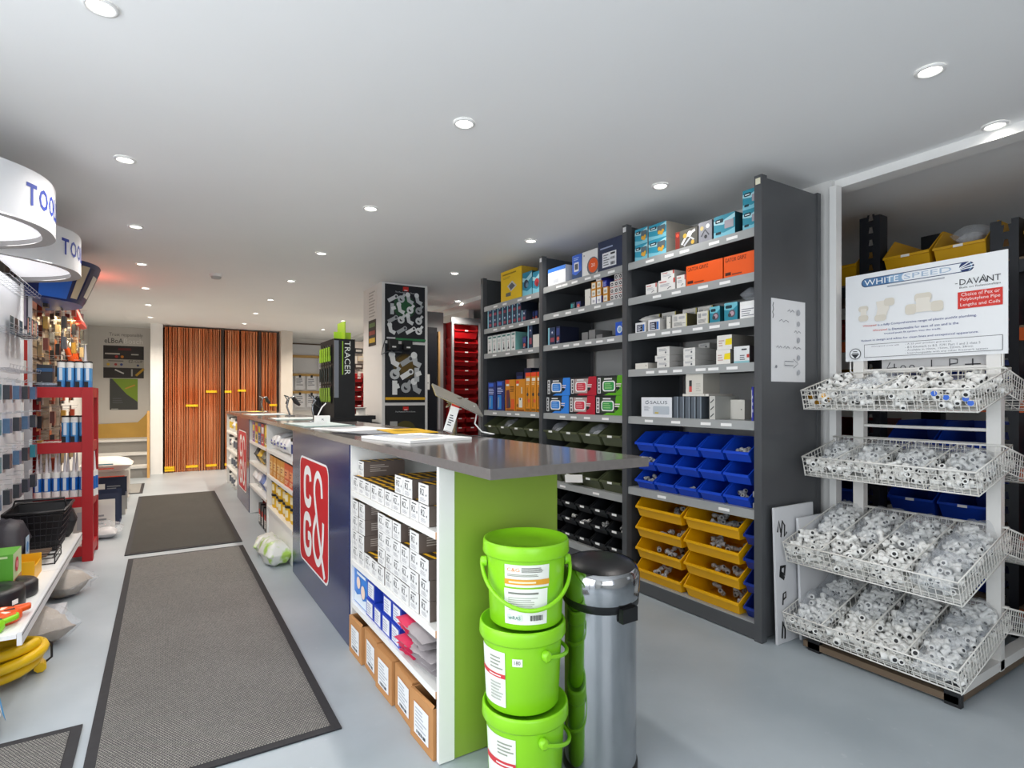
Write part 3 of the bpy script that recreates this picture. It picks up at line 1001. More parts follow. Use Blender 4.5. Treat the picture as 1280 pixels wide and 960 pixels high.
def bucket(label, k, z, rz, tilt=0):
    t = thing('plastic_bucket', label, 'bucket', (.972 + (.004, -.006, 0)[k], 1.495 + (0, .004, -.002)[k], z), 0, 'lime green buckets at the counter end')
    t.scale = (.9, .9, 1.04)
    MB().lathe([(.122, 0), (.126, .004), (.137, .2)], LIME, 40).obj('bucket_body', t)
    MB().lathe([(.138, .199), (.148, .201), (.1515, .207), (.150, .236), (.147, .243), (.142, .243), (.138, .233), (.05, .23), (.0, .23)], LIME, 40, close_ends=False).obj('lid', t)
    for s_ in (-1, 1):
        a = rz + s_ * PI / 2
        MB().lathe([(.016, 0), (.016, .018), (.01, .022)], LIME, 12).xf(Matrix.Translation((math.cos(a) * .138, math.sin(a) * .138, .172)) @ Matrix.Rotation(a, 4, 'Z') @ Matrix.Rotation(PI / 2, 4, 'Y')).obj('lug', t)
    droop = (.105, .03, .05)[k]
    path = []
    for q in range(25):
        th = PI * q / 24
        R_ = .155
        path.append((math.cos(rz - PI / 2 + th) * R_, math.sin(rz - PI / 2 + th) * R_, .172 - droop * math.sin(th)))
    hd = MB().tube(path, .0065, LIME, 8)
    hd.obj('handle', t)
    return t


FACE = math.atan2(-1.45, -.945)
bt = bucket('top lime green bucket of the stack, with white product labels and hanging handle', 0, .5075, FACE + .12)
curved([('r', 0, 0, 1, 1, 'e9ece4'), ('t', 'C&G', .06, .70, .34, .86, 'e08a1e'), ('l', .38, .66, .95, .9, 4, '5a5a52'), ('l', .06, .48, .95, .6, 2, '8b8f80'), ('r', 0, .12, 1, .36, 'e0a02a'), ('l', .1, .15, .9, .33, 1, 'f4e6c0')], .155, .064, .1365, FACE + .03, .126).obj('brand_label', bt)
curved([('r', 0, 0, 1, 1, 'eef0ea'), ('l', .1, .82, .92, .94, 1, '7d8078'), ('l', .1, .38, .9, .78, 7, 'b4b8ae'), ('rr', .06, .1, .42, .28, .004, 'd3e2d8'), ('t', 'wiRAS', .1, .14, .38, .24, '3f7d78'), ('bar', .6, .12, .9, .27, 16, '2a2c28')], .15, .103, .1325, FACE + .0, .018).obj('data_label', bt)
bt = bucket('middle lime green bucket of the stack, numbered 180 on a small sticker', 1, .2545, FACE + 2.15)
curved([('r', 0, 0, 1, 1, 'f0f2ec'), ('t', '180', .2, .25, .8, .78, '2a2c28')], .034, .022, .1365, FACE - .12, .145).obj('number_sticker', bt)
curved([('r', 0, 0, 1, 1, 'eef0ea'), ('l', .5, .66, .95, .92, 4, '9aa090'), ('r', 0, .52, 1, .6, 'd23a44'), ('l', .45, .535, .98, .585, 1, 'f2e8e6'), ('l', .5, .1, .95, .45, 6, 'b4b8ae')], .13, .16, .1345, FACE - .92, .02).obj('data_label', bt)
bt = bucket('bottom lime green bucket of the stack, standing on the floor', 2, .0015, FACE + 2.0)
curved([('r', 0, 0, 1, 1, 'eef0ea'), ('l', .5, .66, .95, .92, 4, '9aa090'), ('r', 0, .45, 1, .56, 'd23a44'), ('l', .45, .47, .98, .54, 1, 'f2e8e6'), ('l', .5, .1, .95, .4, 6, 'b4b8ae')], .14, .16, .1345, FACE - .75, .02).obj('data_label', bt)

t = thing('pedal_bin', 'tall chrome pedal bin with black lid beside the green buckets', 'bin', (1.222, 1.425, 0))
MB().lathe([(.116, .0), (.121, .004), (.121, .026), (.117, .03)], M('121214', .4), 40).obj('base_ring', t)
MB().lathe([(.1165, .03), (.1165, .55)], CHROME, 48, close_ends=False).obj('bin_body', t)
hd = Matrix.Translation((0, 0, .555)) @ Matrix.Rotation(.09, 4, Vector((1, -.6, 0)))
MB().lathe([(.1175, -.018), (.124, -.012), (.124, .012)], M('101012', .3), 40, close_ends=False).xf(hd).obj('collar', t)
MB().lathe([(.1255, .012), (.1262, .016), (.1262, .082), (.119, .1), (.112, .106)], CHROME, 48, close_ends=False).xf(hd).obj('chrome_band', t)
MB().lathe([(.1125, .104), (.1, .108), (.06, .113), (.0, .115)], M('1b1c20', .28, var=.02), 40, close_ends=False).xf(hd).obj('lid', t)
a = FACE + .62
lt = MB().box(-.032, .032, -.014, .006, -.03, .014, M('111113', .35)).xf(Matrix.Translation((.122 * math.cos(a), .122 * math.sin(a), .535)) @ Matrix.Rotation(a + PI / 2, 4, 'Z'))
bevel(lt.obj('latch', t), .006)
# ================================================================== grey steel shelving bays
SX0, SX1 = 2.49, 2.99
BY = [1.695, 2.635, 3.565, 4.51]      # post lines
LEV = [[2.045, 1.823, 1.60, 1.376, 1.083, .641, .085],
       [2.045, 1.836, 1.60, 1.083, .575, .17],
       [2.025, 1.822, 1.597, 1.086, .575, .085]]
RB = random.Random(3)


def price_mesh():
    if 'price' not in _cache:
        mb = MB().box(-.033, .033, -.001, 0, -.0075, .0075, PAPER)
        _cache['price'] = mb.mesh('price_label')
    return _cache['price']


bays = []
for i in range(3):
    y0, y1 = BY[i], BY[i + 1]
    nm = ('nearest grey steel shelving bay, with blue and yellow bins at the bottom',
          'middle grey steel shelving bay, with wipes packs and olive bins',
          'farthest grey steel shelving bay, with blue and orange carded tools')[i]
    t = thing('shelving_bay', nm, 'shelving', ((SX0 + SX1) / 2, (y0 + y1) / 2, 0), 0, 'grey steel shelving bays')
    bays.append(t)
    wpart('front_post', MB().box(SX0 - .012, SX0 + .03, y0 + .001, y0 + .042, 0, 2.29, STEEL).box(SX0 - .0135, SX0 - .012, y0 + .008, y0 + .034, 2.245, 2.275, P('e6e2c8' if i == 0 else 'd9dadb')), t)
    wpart('rear_post', MB().box(SX1 - .03, SX1, y0 + .001, y0 + .042, 0, 2.29, STEEL), t)
    if i == 2:
        wpart('front_post', MB().box(SX0 - .012, SX0 + .03, y1 + .001, y1 + .042, 0, 2.29, STEEL), t)
        wpart('side_panel', MB().box(SX0 + .03, SX1 - .03, y1 + .006, y1 + .012, .02, 2.28, STEELD), t)
    wpart('side_panel', MB().box(SX0 + .03, SX1 - .03, y0 + .006, y0 + .014, .02, 2.28, STEEL if i == 0 else STEELD), t)
    if i:
        wpart('rear_post', MB().box(SX1 - .02, SX1, (y0 + y1) / 2 - .03, (y0 + y1) / 2 + .03, 0, 2.2, STEELD), t)
    for k, z in enumerate(LEV[i]):
        hgt = .045 if z > .1 else .08
        sh = wpart('shelf', MB().box(SX0, SX1 - .004, y0 + .044, y1 - .002, z - .006, z, SHELFM).box(SX0 - .002, SX0 + .004, y0 + .044, y1 - .002, z - hgt, z - .0062, SHELFM if z > .1 else STEEL)
                   .box(SX0 + .03, SX1 - .03, y0 + .05, y1 - .01, z - .03, z - .0065, STEELD), t)
        if z > .2:
            n = RB.choice((4, 5, 5, 6)) if z > .7 else 2
            for q in range(n):
                yy = y0 + .12 + (y1 - y0 - .22) * (q + RB.uniform(.1, .6)) / n
                p = put('price_label', price_mesh(), sh)
                p.location = (SX0 - .0022 - t.location.x, yy - t.location.y, z - .024)
                p.rotation_euler = (0, 0, FX)
    if i == 1:
        wpart('kick_panel', MB().box(SX0 + .004, SX0 + .01, y0 + .044, y1 - .002, .01, .16, STEEL), t)

# ------------------------------------------------------------------ open fronted bins
def bin_parts(w_, d_, h_, col, card=True, lip=.46, ycut=.3, yb=.1):
    mat = M(col, .38, var=.03, scale=5)
    def f():
        bm = bmesh.new()
        prof = [(yb * d_, 0), (0, lip * h_), (ycut * d_, h_), (d_, h_), (d_, 0)]
        hw = lambda z: w_ / 2 * (.88 + .12 * z / h_)
        L = [bm.verts.new((-hw(z), y, z)) for y, z in prof]
        R_ = [bm.verts.new((hw(z), y, z)) for y, z in prof]
        bm.faces.new(L)
        bm.faces.new(R_[::-1])
        bm.faces.new((L[0], R_[0], R_[1], L[1]))
        bm.faces.new((L[3], R_[3], R_[4], L[4]))
        bm.faces.new((L[4], R_[4], R_[0], L[0]))
        bmesh.ops.recalc_face_normals(bm, faces=bm.faces[:])
        bmesh.ops.solidify(bm, geom=bm.faces[:], thickness=.0035)
        mb = MB()
        mb.add([v.co.copy() for v in bm.verts], [tuple(v.index for v in f_.verts) for f_ in (bm.verts.index_update(), bm.faces)[1]], mat)
        bm.free()
        rim = MB()
        lw = hw(lip * h_)
        rim.box(-lw - .002, lw + .002, -.006, .004, lip * h_ - .012, lip * h_ + .002, mat)
        for s_ in (-1, 1):
            a = Vector((s_ * lw, 0, lip * h_))
            b = Vector((s_ * (hw(h_) - .0005), ycut * d_, h_))
            rim.tube([a, b, Vector((s_ * (hw(h_) - .0005), d_ - .002, h_))], .0032, mat, 4, smooth=False)
        out = [('bin_body', mb), ('rim', rim)]
        if card:
            out.append(('label_card', MB().box(-.022, .022, -.0072, -.0062, lip * h_ - .014, lip * h_ + .0, PAPER)))
        return out
    return f


def storage_bin(name, label, w_, d_, h_, col, loc, rz=FX, group=None, card=True, **k):
    return place(name, label, 'bin', ('bin', w_, d_, h_, col, card, tuple(k.items())), bin_parts(w_, d_, h_, col, card, **k), loc, rz, group)


# loose pipe fittings, each a thing of its own
def fit_geo(kind, s_=1.0):
    def f():
        mb = MB()
        m = {'w': M('f1f1ee', .35, var=.02), 'g': M('a9abad', .45, var=.05)}[kind[1]]
        dk = P('2b2c2e')
        def run(a, b, r_):
            a, b = Vector(a), Vector(b)
            t = (b - a).normalized()
            mb.tube([a, a + t * .002, b - t * .002, b], [r_ * .85, r_, r_, r_ * .85], m, 8)
            mb.tube([b + t * .0002, b + t * .0006], r_ * .52, dk, 8)
        e = .024 * s_
        if kind[0] == 'c':
            mb.tube([(-e * .5, 0, 0), (e * .5, 0, 0)], .0085 * s_, m, 8)
            run((-e * .4, 0, 0), (-e * 1.2, 0, 0), .0135 * s_); run((e * .4, 0, 0), (e * 1.2, 0, 0), .0135 * s_)
        elif kind[0] == 'e':
            mb.tube([(-e * .5, 0, 0), (0, 0, 0), (0, e * .5, 0)], .009 * s_, m, 8)
            run((-e * .4, 0, 0), (-e * 1.25, 0, 0), .0135 * s_); run((0, e * .4, 0), (0, e * 1.25, 0), .0135 * s_)
        else:
            mb.tube([(-e, 0, 0), (e, 0, 0)], .0095 * s_, m, 8)
            run((-e * .6, 0, 0), (-e * 1.4, 0, 0), .0135 * s_); run((e * .6, 0, 0), (e * 1.4, 0, 0), .0135 * s_); run((0, e * .3, 0), (0, e * 1.2, 0), .0135 * s_)
        return mb
    return f


def fit_mesh(kind, s_=1.0):
    k = ('fit', kind, s_)
    if k not in _cache:
        _cache[k] = fit_geo(kind, s_)().mesh('pipe_fitting')
    return _cache[k]


NFIT = [0]


def KN(k):
    return dict(c='straight coupler', e='elbow', t='tee')[k[0]]



def fitting(loc, label, group, kind=None, s_=1.0, rng=RNG, name='pipe_fitting'):
    kind = kind or rng.choice(('cw', 'ew', 'tw'))
    NFIT[0] += 1
    o = put(name, fit_mesh(kind, s_), None, loc, rot=(rng.uniform(-.5, .5), rng.uniform(-.7, .7), rng.uniform(0, 6.28)))
    return tag(o, label, 'pipe fitting', group)


RG = random.Random(11)
# blue bins, nearest bay
for r_ in range(3):
    for c in range(5):
        yc = 1.855 + c * .1625
        z = .642 + r_ * .1145
        storage_bin('storage_bin', f'bright blue open bin in the nearest bay, {ORD[c]} from the near end, {("bottom", "middle", "top")[r_]} row', .156, .3, .113, '1247c8', (SX0 + .008, yc, z), group='blue bins in the nearest bay', card=False)
        n = {(2, 0): 7, (0, 0): 3, (0, 2): 2, (0, 4): 4, (1, 4): 2}.get((r_, c), 0)
        for q in range(n):
            kd = RG.choice(('cg', 'eg', 'cg'))
            fitting((SX0 + RG.uniform(.06, .12), yc + RG.uniform(-.045, .045), z + RG.uniform(.032, .066)), f'grey {KN(kd)} in the {("bottom", "middle", "top")[r_]} row blue bin, {ORD[c]} from the near end', f'{KN(kd)}s in blue bin {ORD[r_]} row {ORD[c]}', kd, .9, RG)
o = put('pipe_fitting', fit_mesh('cg', 1.5), None, (SX0 + .04, 1.757, .642 + .044), rot=(0, PI / 2, 0))
tag(o, 'single grey pipe coupling standing upright on the shelf by the near post', 'pipe fitting')
# yellow bins and the small blue bins
for r_ in range(4):
    for c in range(2):
        yc = 2.012 + c * .381
        z = .0865 + r_ * .1275
        storage_bin('storage_bin', f'wide yellow open bin, {("right", "left")[c]} column, {ORD[r_]} row from the floor', .374, .36, .125, 'eaae00', (SX0 + .005, yc, z), group='yellow bins at the bottom of the nearest bay', card=False, lip=.5, ycut=.2, yb=.06)
        for q in range((7, 8, 9, 13)[r_] if c == 0 else (4, 8, 7, 3)[r_]):
            kd = RG.choice(('cg', 'eg', 'tg'))
            fitting((SX0 + RG.uniform(.07, .16), yc + RG.uniform(-.15, .07), z + RG.uniform(.035, .075)), f'grey {KN(kd)} in the {("right", "left")[c]} yellow bin of the {ORD[r_]} row from the floor', f'{KN(kd)}s in yellow bin {ORD[r_]} {("right", "left")[c]}', kd, 1.0, RG)
    storage_bin('storage_bin', f'small dark blue bin squeezed beside the yellow bins, {ORD[r_]} from the floor', .072, .3, .12, '0f2f8c', (SX0 + .02, 1.782, .0865 + r_ * .122), group='small blue bins beside the yellow bins', card=False)
# olive bins, middle and far bays
for i, y0 in ((1, 2.70), (2, 3.63)):
    for r_ in range(3):
        for c in range(4):
            yc = y0 + .11 + c * .222
            z = .5755 + r_ * .1515
            storage_bin('storage_bin', f'olive green open bin in the {("", "middle", "farthest")[i]} bay, {ORD[c]} from the near side, {("bottom", "middle", "top")[r_]} row', .21, .36, .15, '545a40', (SX0 + .006, yc, z), group='olive bins in the shelving', lip=.48, ycut=.36)
            if (i, r_, c) in ((1, 2, 1), (2, 2, 2), (1, 2, 3)):
                t = thing('parts_bag', f'clear bag of small parts in an olive bin, {("", "middle", "farthest")[i]} bay, {ORD[c]} from near side', 'bag', (SX0 + .12, yc, z + .03), .3)
                pillow(.13, .13, .1, FILM, seed=90 + c + i, amp_=.4).obj('film', t)
                pillow(.1, .1, .06, M('b9bcc0', .4, var=.3, scale=60, bump=.5), seed=91 + c).obj('contents', t)
t = thing('paper_tag', 'white paper tag hanging from an olive bin below the worktop corner', 'tag', (SX0 - .018, 3.16, .60), FX)
MB().box(-.1, .1, -.004, -.003, 0, .055, PAPER).xf(Matrix.Rotation(-.12, 4, 'Y')).obj('sheet', t)
# black bins under the olive ones
for r_ in range(3):
    for c in range(5):
        yc = 2.765 + c * .166
        z = .1705 + r_ * .112
        storage_bin('storage_bin', f'small black bin, {ORD[c]} from the near side, {("bottom", "middle", "top")[r_]} row under the olive bins', .155, .28, .111, '1f2124', (SX0 + .006, yc, z), group='black bins under the olive bins')
        if r_ == 1 and c < 4:
            for q in range(4):
                kd = ('cw', 'cg', 'ew', 'eg')[q]
                fitting((SX0 + RG.uniform(.05, .1), yc + RG.uniform(-.05, .05), z + RG.uniform(.035, .06)), f'small {"white" if kd[1] == "w" else "grey"} {KN(kd)} in the middle row black bin, {ORD[c]} from the near side', f'{KN(kd)}s in black bin {ORD[c]}', kd, .8, RG)


# ------------------------------------------------------------------ boxed goods on the shelves
def span(p0, p1, x):
    a, b_ = on_x(p0, 500, x).y, on_x(p1, 500, x).y
    return (a + b_) / 2, abs(a - b_) - .003


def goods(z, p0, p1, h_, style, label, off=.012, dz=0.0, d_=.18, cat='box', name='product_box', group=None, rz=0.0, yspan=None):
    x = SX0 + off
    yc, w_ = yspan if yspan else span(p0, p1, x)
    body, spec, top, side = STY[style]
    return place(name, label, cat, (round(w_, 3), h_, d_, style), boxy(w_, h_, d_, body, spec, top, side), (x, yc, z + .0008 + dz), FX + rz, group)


SWASH = [('p', [(0, .0), (1, .0), (1, .3), (.5, .18), (0, .28)], '7cc4d6'), ('p', [(0, .62), (.45, .55), (1, .75), (1, .95), (.4, .72), (0, .8)], 'a8d8e2'),
         ('rr', .08, .66, .46, .84, .006, '14323c'), ('l', .14, .69, .4, .81, 1, 'e6f2f4')]
STY = {
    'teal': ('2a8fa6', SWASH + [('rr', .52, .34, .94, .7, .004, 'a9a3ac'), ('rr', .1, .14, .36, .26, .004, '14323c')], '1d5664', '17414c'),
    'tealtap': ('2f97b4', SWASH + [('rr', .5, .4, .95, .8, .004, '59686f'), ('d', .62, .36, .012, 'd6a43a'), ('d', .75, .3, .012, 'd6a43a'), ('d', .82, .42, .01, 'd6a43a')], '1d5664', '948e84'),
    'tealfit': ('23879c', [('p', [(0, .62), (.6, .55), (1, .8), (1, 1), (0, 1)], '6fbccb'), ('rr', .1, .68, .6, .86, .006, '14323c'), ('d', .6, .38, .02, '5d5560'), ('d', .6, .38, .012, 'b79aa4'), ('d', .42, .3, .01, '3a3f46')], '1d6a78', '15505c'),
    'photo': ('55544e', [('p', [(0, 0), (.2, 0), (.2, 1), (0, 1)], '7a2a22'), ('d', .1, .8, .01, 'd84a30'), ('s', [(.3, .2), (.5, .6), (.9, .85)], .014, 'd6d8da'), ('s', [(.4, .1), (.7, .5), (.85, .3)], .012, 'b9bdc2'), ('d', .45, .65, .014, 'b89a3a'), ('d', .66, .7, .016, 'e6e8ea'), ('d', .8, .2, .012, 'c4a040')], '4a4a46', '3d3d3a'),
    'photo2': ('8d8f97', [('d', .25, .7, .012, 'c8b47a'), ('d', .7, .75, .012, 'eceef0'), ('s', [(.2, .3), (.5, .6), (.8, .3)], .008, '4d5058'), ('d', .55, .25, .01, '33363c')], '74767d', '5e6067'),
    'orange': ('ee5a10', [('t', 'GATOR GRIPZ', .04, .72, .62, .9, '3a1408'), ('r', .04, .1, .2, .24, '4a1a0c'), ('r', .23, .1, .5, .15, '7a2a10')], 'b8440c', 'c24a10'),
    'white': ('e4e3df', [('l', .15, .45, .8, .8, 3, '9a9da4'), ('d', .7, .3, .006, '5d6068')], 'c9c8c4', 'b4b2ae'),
    'whitered': ('e6e5e2', [('r', .08, .78, .5, .85, 'c0392f'), ('r', .9, .6, 1, 1, 'c0392f'), ('l', .12, .4, .8, .65, 2, 'b4b6bc'), ('s', [(.55, .15), (.7, .3), (.78, .25)], .004, '55585e')], 'd0cfcb', 'b4b2ae'),
    'cream': ('dcdad3', [('bar', .1, .5, .35, .86, 9, '8d8f92'), ('rr', .45, .62, .85, .82, .004, 'b0b2b4'), ('l', .12, .1, .9, .4, 4, '6a6c70'), ('r', .94, 0, 1, 1, 'c2b84c')], 'b9b7b0', '4b452c'),
    'navylab': ('e9e9ea', [('r', .14, .1, .72, .78, '1b2038'), ('r', .74, .1, .9, .78, '2f6fc0'), ('l', .2, .14, .66, .7, 4, 'd6dae4')], 'd6d5d2', 'c2c0bc'),
    'salus': ('e6e9ee', [('t', 'SALUS', .3, .66, .86, .82, '46505e'), ('s', [(.24, .82), (.16, .8), (.14, .7), (.2, .66), (.27, .72), (.22, .78)], .005, '6a7684'), ('rr', .4, .14, .92, .55, .006, 'b9c2cb'), ('r', .46, .18, .58, .25, 'c9b24a'), ('l', .1, .3, .34, .55, 4, 'a4abb6')], 'd0d4d8', '6d747c'),
    'slim': ('59626c', [('r', .8, 0, 1, 1, '8b97a2'), ('r', 0, 0, .1, 1, '3f474f')], '4d555d', '4d555d'),
    'traybox': ('dcd8ce', [('r', .2, .08, .36, .36, 'd85a54'), ('r', .2, .34, .36, .62, '3a3a3c'), ('l', .6, .1, .9, .5, 4, 'c4c0b6')], 'c6c2b8', 'a8a49a'),
    'stick': ('c9c8c2', [('s', [(.2, .1), (.8, .25)], .006, '55585a'), ('s', [(.2, .4), (.8, .55)], .006, '55585a'), ('s', [(.2, .7), (.8, .85)], .006, '55585a')], 'b4b2ac', 'a4a49e'),
    'plain': ('e2dfd6', [('d', .86, .5, .004, '8a8880')], 'd0cdc4', 'bfbbb2'),
    'barcode': ('e6e6ea', [('bar', .2, .78, .85, .88, 10, '55575c'), ('bar', .2, .46, .85, .56, 10, '55575c'), ('bar', .2, .12, .85, .22, 10, '55575c')], 'd4d4d4', 'c4c4c6'),
    'yellowtag': ('ebe8e2', [('p', [(.55, .3), (1, .3), (1, .75), (.6, .7)], 'f0d814'), ('l', .12, .2, .5, .7, 3, 'c8a8a0')], '8a8680', '77736c'),
    'xpand': ('e4e6e6', [('l', .5, .7, .92, .9, 1, '33363c'), ('r', .0, .0, 1, .12, '8fc4cc'), ('l', .4, .15, .8, .5, 3, '5d6068'), ('r', .84, .3, 1, .5, 'c0392f')], 'd0d0ce', '3a3436'),
    'bluewhite': ('e4e6ea', [('r', 0, .78, 1, 1, '2f6fc8'), ('rr', .3, .12, .6, .34, .003, 'c4c8ce')], '2f62b0', 'd6d8dc'),
    'blueprod': ('2a62cc', [('p', [(0, 0), (1, 0), (1, .3), (.4, .15), (0, .25)], '1b3f6c'), ('rr', .22, .3, .72, .68, .006, 'd6d8dc'), ('rr', .3, .38, .64, .62, .004, '4a4e55'), ('l', .2, .76, .8, .9, 2, '9fc0f0')], '1d4494', '1d4494'),
    'thermo': ('e4e4e2', [('d', .7, .34, .062, '6a6c70'), ('d', .72, .36, .05, 'e4581c'), ('t', '20', .6, .3, .84, .44, 'f4e2d6'), ('d', .14, .84, .006, '8a8c90')], 'cfcfcd', 'bdbdbb'),
    'navybox': ('27324f', [('l', .08, .7, .8, .8, 1, '9aa6c4'), ('r', .16, .1, .66, .58, 'e2e4e8'), ('l', .2, .14, .42, .54, 5, '77797f'), ('bar', .46, .14, .62, .24, 8, '26282c'), ('bar', .46, .32, .62, .4, 8, '26282c'), ('r', .46, .48, .62, .54, '26282c')], '1f2840', '1c2338'),
    'orangelab': ('d8962c', [('r', .12, .12, .88, .88, 'f0ece2'), ('bar', .28, .3, .72, .62, 6, '8a8474')], 'b87a20', 'a86a18'),
    'whitelab': ('f0eef0', [('r', .1, .1, .9, .9, 'faf8f8'), ('bar', .3, .25, .75, .6, 6, '8d8a94')], '2c2f86', '2a2c80'),
    'bluelab': ('2b35a8', [('r', .04, .1, .3, .9, 'e6e6f0'), ('l', .4, .2, .9, .8, 3, 'b9c0e8')], '33363f', '242c86'),
    'roll': ('eceae8', [('d', .5, .55, .012, '3a3436'), ('d', .5, .55, .005, 'eceae8'), ('r', .1, .0, .9, .12, 'b84a44')], 'd6d4d2', 'c0bebc'),
    'darkteal': ('1b3a44', [('r', .1, .2, .45, .8, '2f9a9a'), ('l', .5, .2, .9, .8, 4, '8fa4aa')], '142a32', '122830'),
    'darknavy': ('20284c', [('r', .1, .5, .9, .9, '3a4a86'), ('d', .5, .3, .015, 'd6685a'), ('l', .15, .08, .85, .2, 2, 'c4cae0')], '161b34', '141930'),
    'grey': ('8f8f8e', None, '7d7d7c', '6d6d6c'),
    'bluesmall': ('1f56c4', [('d', .4, .45, .024, 'dfe6f0'), ('d', .4, .45, .016, '8fb4d8'), ('l', .6, .7, .9, .9, 2, 'cfe0f4')], '18449c', '163f90'),
    'yellow': ('efc61a', [('p', [(.5, .28), (.78, .42), (.56, .62), (.32, .48)], 'c8c8c8'), ('p', [(.5, .32), (.7, .43), (.55, .56), (.4, .47)], '5d6068'), ('l', .1, .83, .8, .93, 1, '9a7a14'), ('l', .12, .72, .5, .8, 2, 'b8982a'), ('rr', .26, .14, .5, .26, .004, '6a6a60')], 'b4a06a', 'b8942a'),
    'tealred': ('2f8fae', SWASH[:2] + [('d', .5, .5, .03, 'c03a3c'), ('d', .55, .4, .02, '8a2a30')], '1d5664', '17414c'),
    'tealdark': ('2b86a2', SWASH[:2] + [('d', .4, .5, .035, '2a3a4a'), ('d', .5, .45, .02, '6a8aa0')], '1d5664', '17414c'),
    'dtall': ('1d3450', [('r', 0, 0, .22, 1, '8fc8d8'), ('rr', .32, .55, .9, .85, .003, '3a4a70'), ('r', .35, .15, .88, .4, 'a04a5a'), ('d', .6, .7, .008, 'd6dae4')], '1a2434', '151d2c'),
    'whitetap': ('e8eae8', [('r', .15, .84, .85, .92, '2a7a72'), ('s', [(.5, .15), (.5, .45)], .008, '33363a'), ('p', [(.28, .12), (.72, .12), (.6, .24), (.4, .24)], '33363a'), ('l', .2, .6, .8, .72, 2, 'a8acac'), ('d', .5, .5, .004, 'b83a34')], 'd2d6d4', '6fa8a4'),
    'bluecard': ('1d2f78', [('r', .1, .84, .7, .96, '3a6ad8'), ('l', .1, .56, .9, .78, 4, 'c4cef0'), ('rr', .15, .05, .62, .52, .006, '2a86d8'), ('s', [(.25, .1), (.3, .45)], .006, 'd8c84a')], '141f54', '141f54'),
    'orangecard': ('d98a1a', [('r', .05, .88, .4, 1, 'e84a20'), ('r', .1, .8, .4, .86, 'f2ece2'), ('p', [(.1, .08), (.45, .08), (.5, .4), (.42, .68), (.1, .66)], '6a2f3a'), ('p', [(.3, .12), (.55, .1), (.5, .42), (.35, .4)], '3d4048'), ('r', .6, .06, .94, .38, 'e05a24'), ('l', .5, .6, .95, .8, 3, '5d3a10'), ('r', .1, .01, .9, .05, '7a3a10')], 'a8660c', 'a8660c'),
    'orangecard2': ('d98a1a', [('r', .05, .86, .36, .96, 'e84a20'), ('r', .08, .8, .34, .86, 'f2ece2'), ('rr', .35, .12, .72, .42, .006, 'e6e2d6'), ('d', .5, .38, .01, '3a3a3c'), ('d', .2, .18, .014, '8a5a10'), ('r', .6, .55, .72, .75, 'e6dcc0'), ('r', .1, .01, .9, .06, '8a4a10')], 'a8660c', 'a8660c'),
    'orangebit': ('e08f1c', [('r', 0, .9, 1, 1, 'ee4a20'), ('rr', .15, .78, .85, .86, .003, 'f2ece2'), ('l', .15, .68, .85, .75, 2, 'f6e2b0'), ('s', [(.35, .12), (.38, .62)], .006, '3a2f28'), ('d', .42, .44, .014, '33363c'), ('d', .7, .28, .016, 'e8643c'), ('r', .1, .02, .9, .08, '8a5a14')], 'c8401c', 'b8740f'),
}
A3, B3, C3, D3, E3 = LEV[0][:5]
# nearest bay, top shelf
for k in range(2):
    goods(A3, 793.5, 809.5, .098, 'tealtap', f'teal tap box at the far left of the top shelf, {("lower", "upper")[k]} of two', dz=k * .099)
goods(A3, 810.5, 833, .1, 'tealtap', 'teal tap box with cream side, lower one next to the far left pair')
goods(A3, 810.5, 833, .09, 'tealtap', 'teal tap box resting on the cream sided box', dz=.101, d_=.26)
goods(A3, 849, 866, .17, 'tealfit', 'small teal box rising behind the dark valve picture box', off=.2, d_=.12)
goods(A3, 844, 872, .1, 'photo', 'dark box printed with silver valves on the top shelf', cat='box')
goods(A3, 873, 890, .11, 'photo2', 'greyish fittings picture box between the valve box and the large teal box')
goods(A3, 892, 919, .115, 'teal', 'single large teal box standing alone on the top shelf', d_=.2)
for k in range(2):
    goods(A3, 928, 951.5, .1, 'teal', f'teal box stacked beside the near post, {("lower", "upper")[k]} of two', dz=k * .101, d_=.2)
# second shelf
goods(B3, 807, 821, .062, 'whitered', 'small white carton at the far end of the second shelf')
goods(B3, 822.5, 844, .068, 'whitered', 'white carton with red edge, middle of three on the second shelf')
goods(B3, 826, 843, .05, 'whitered', 'white carton lying on top of the middle white carton', off=.03, dz=.069)
goods(B3, 845.5, 857, .072, 'whitered', 'white carton touching the orange GATOR GRIPZ box')
goods(B3, 857.5, 903.5, .112, 'orange', 'bright orange GATOR GRIPZ box, farther of the two', d_=.24)
goods(B3, 904.5, 951.5, .112, 'orange', 'bright orange GATOR GRIPZ box, nearer one by the post', d_=.24)
# third shelf
goods(C3, 794, 807, .062, 'navylab', 'white box with navy label at the far end of the third shelf')
goods(C3, 810, 825, .068, 'navylab', 'white box with navy and blue label, second from the far end of the third shelf', d_=.28)
t = thing('paper_packet', 'crumpled white paper packet on top of the far navy label box', 'packet', (SX0 + .1, 2.53, C3 + .065))
pillow(.12, .1, .04, M('e8e6e2', .6, bump=.3), seed=4).obj('packet', t)
for k, (p0, p1, dz) in enumerate(((811, 825, .0), (827, 845, .0), (853, 871, .0), (872, 891, 0))):
    goods(C3, p0, p1, .125, 'cream', f'rear cream carton with barcode on the third shelf, {ORD[3 - k]} from the near end', off=.16, dz=dz, d_=.2)
goods(C3, 833, 838, .07, 'plain', 'narrow white carton end on the third shelf', d_=.2)
goods(C3, 840, 859, .075, 'cream', 'cream carton with yellow edge in the front row of the third shelf, farther one', d_=.14)
goods(C3, 871, 886, .07, 'cream', 'cream carton in the front row of the third shelf, beside the teal boxes', d_=.14)
goods(C3, 887, 900, .085, 'tealfit', 'small teal box with elbow picture, farther of two on the third shelf', d_=.2)
goods(C3, 905, 922, .092, 'tealfit', 'small teal box with elbow picture, nearer of two on the third shelf', d_=.2)
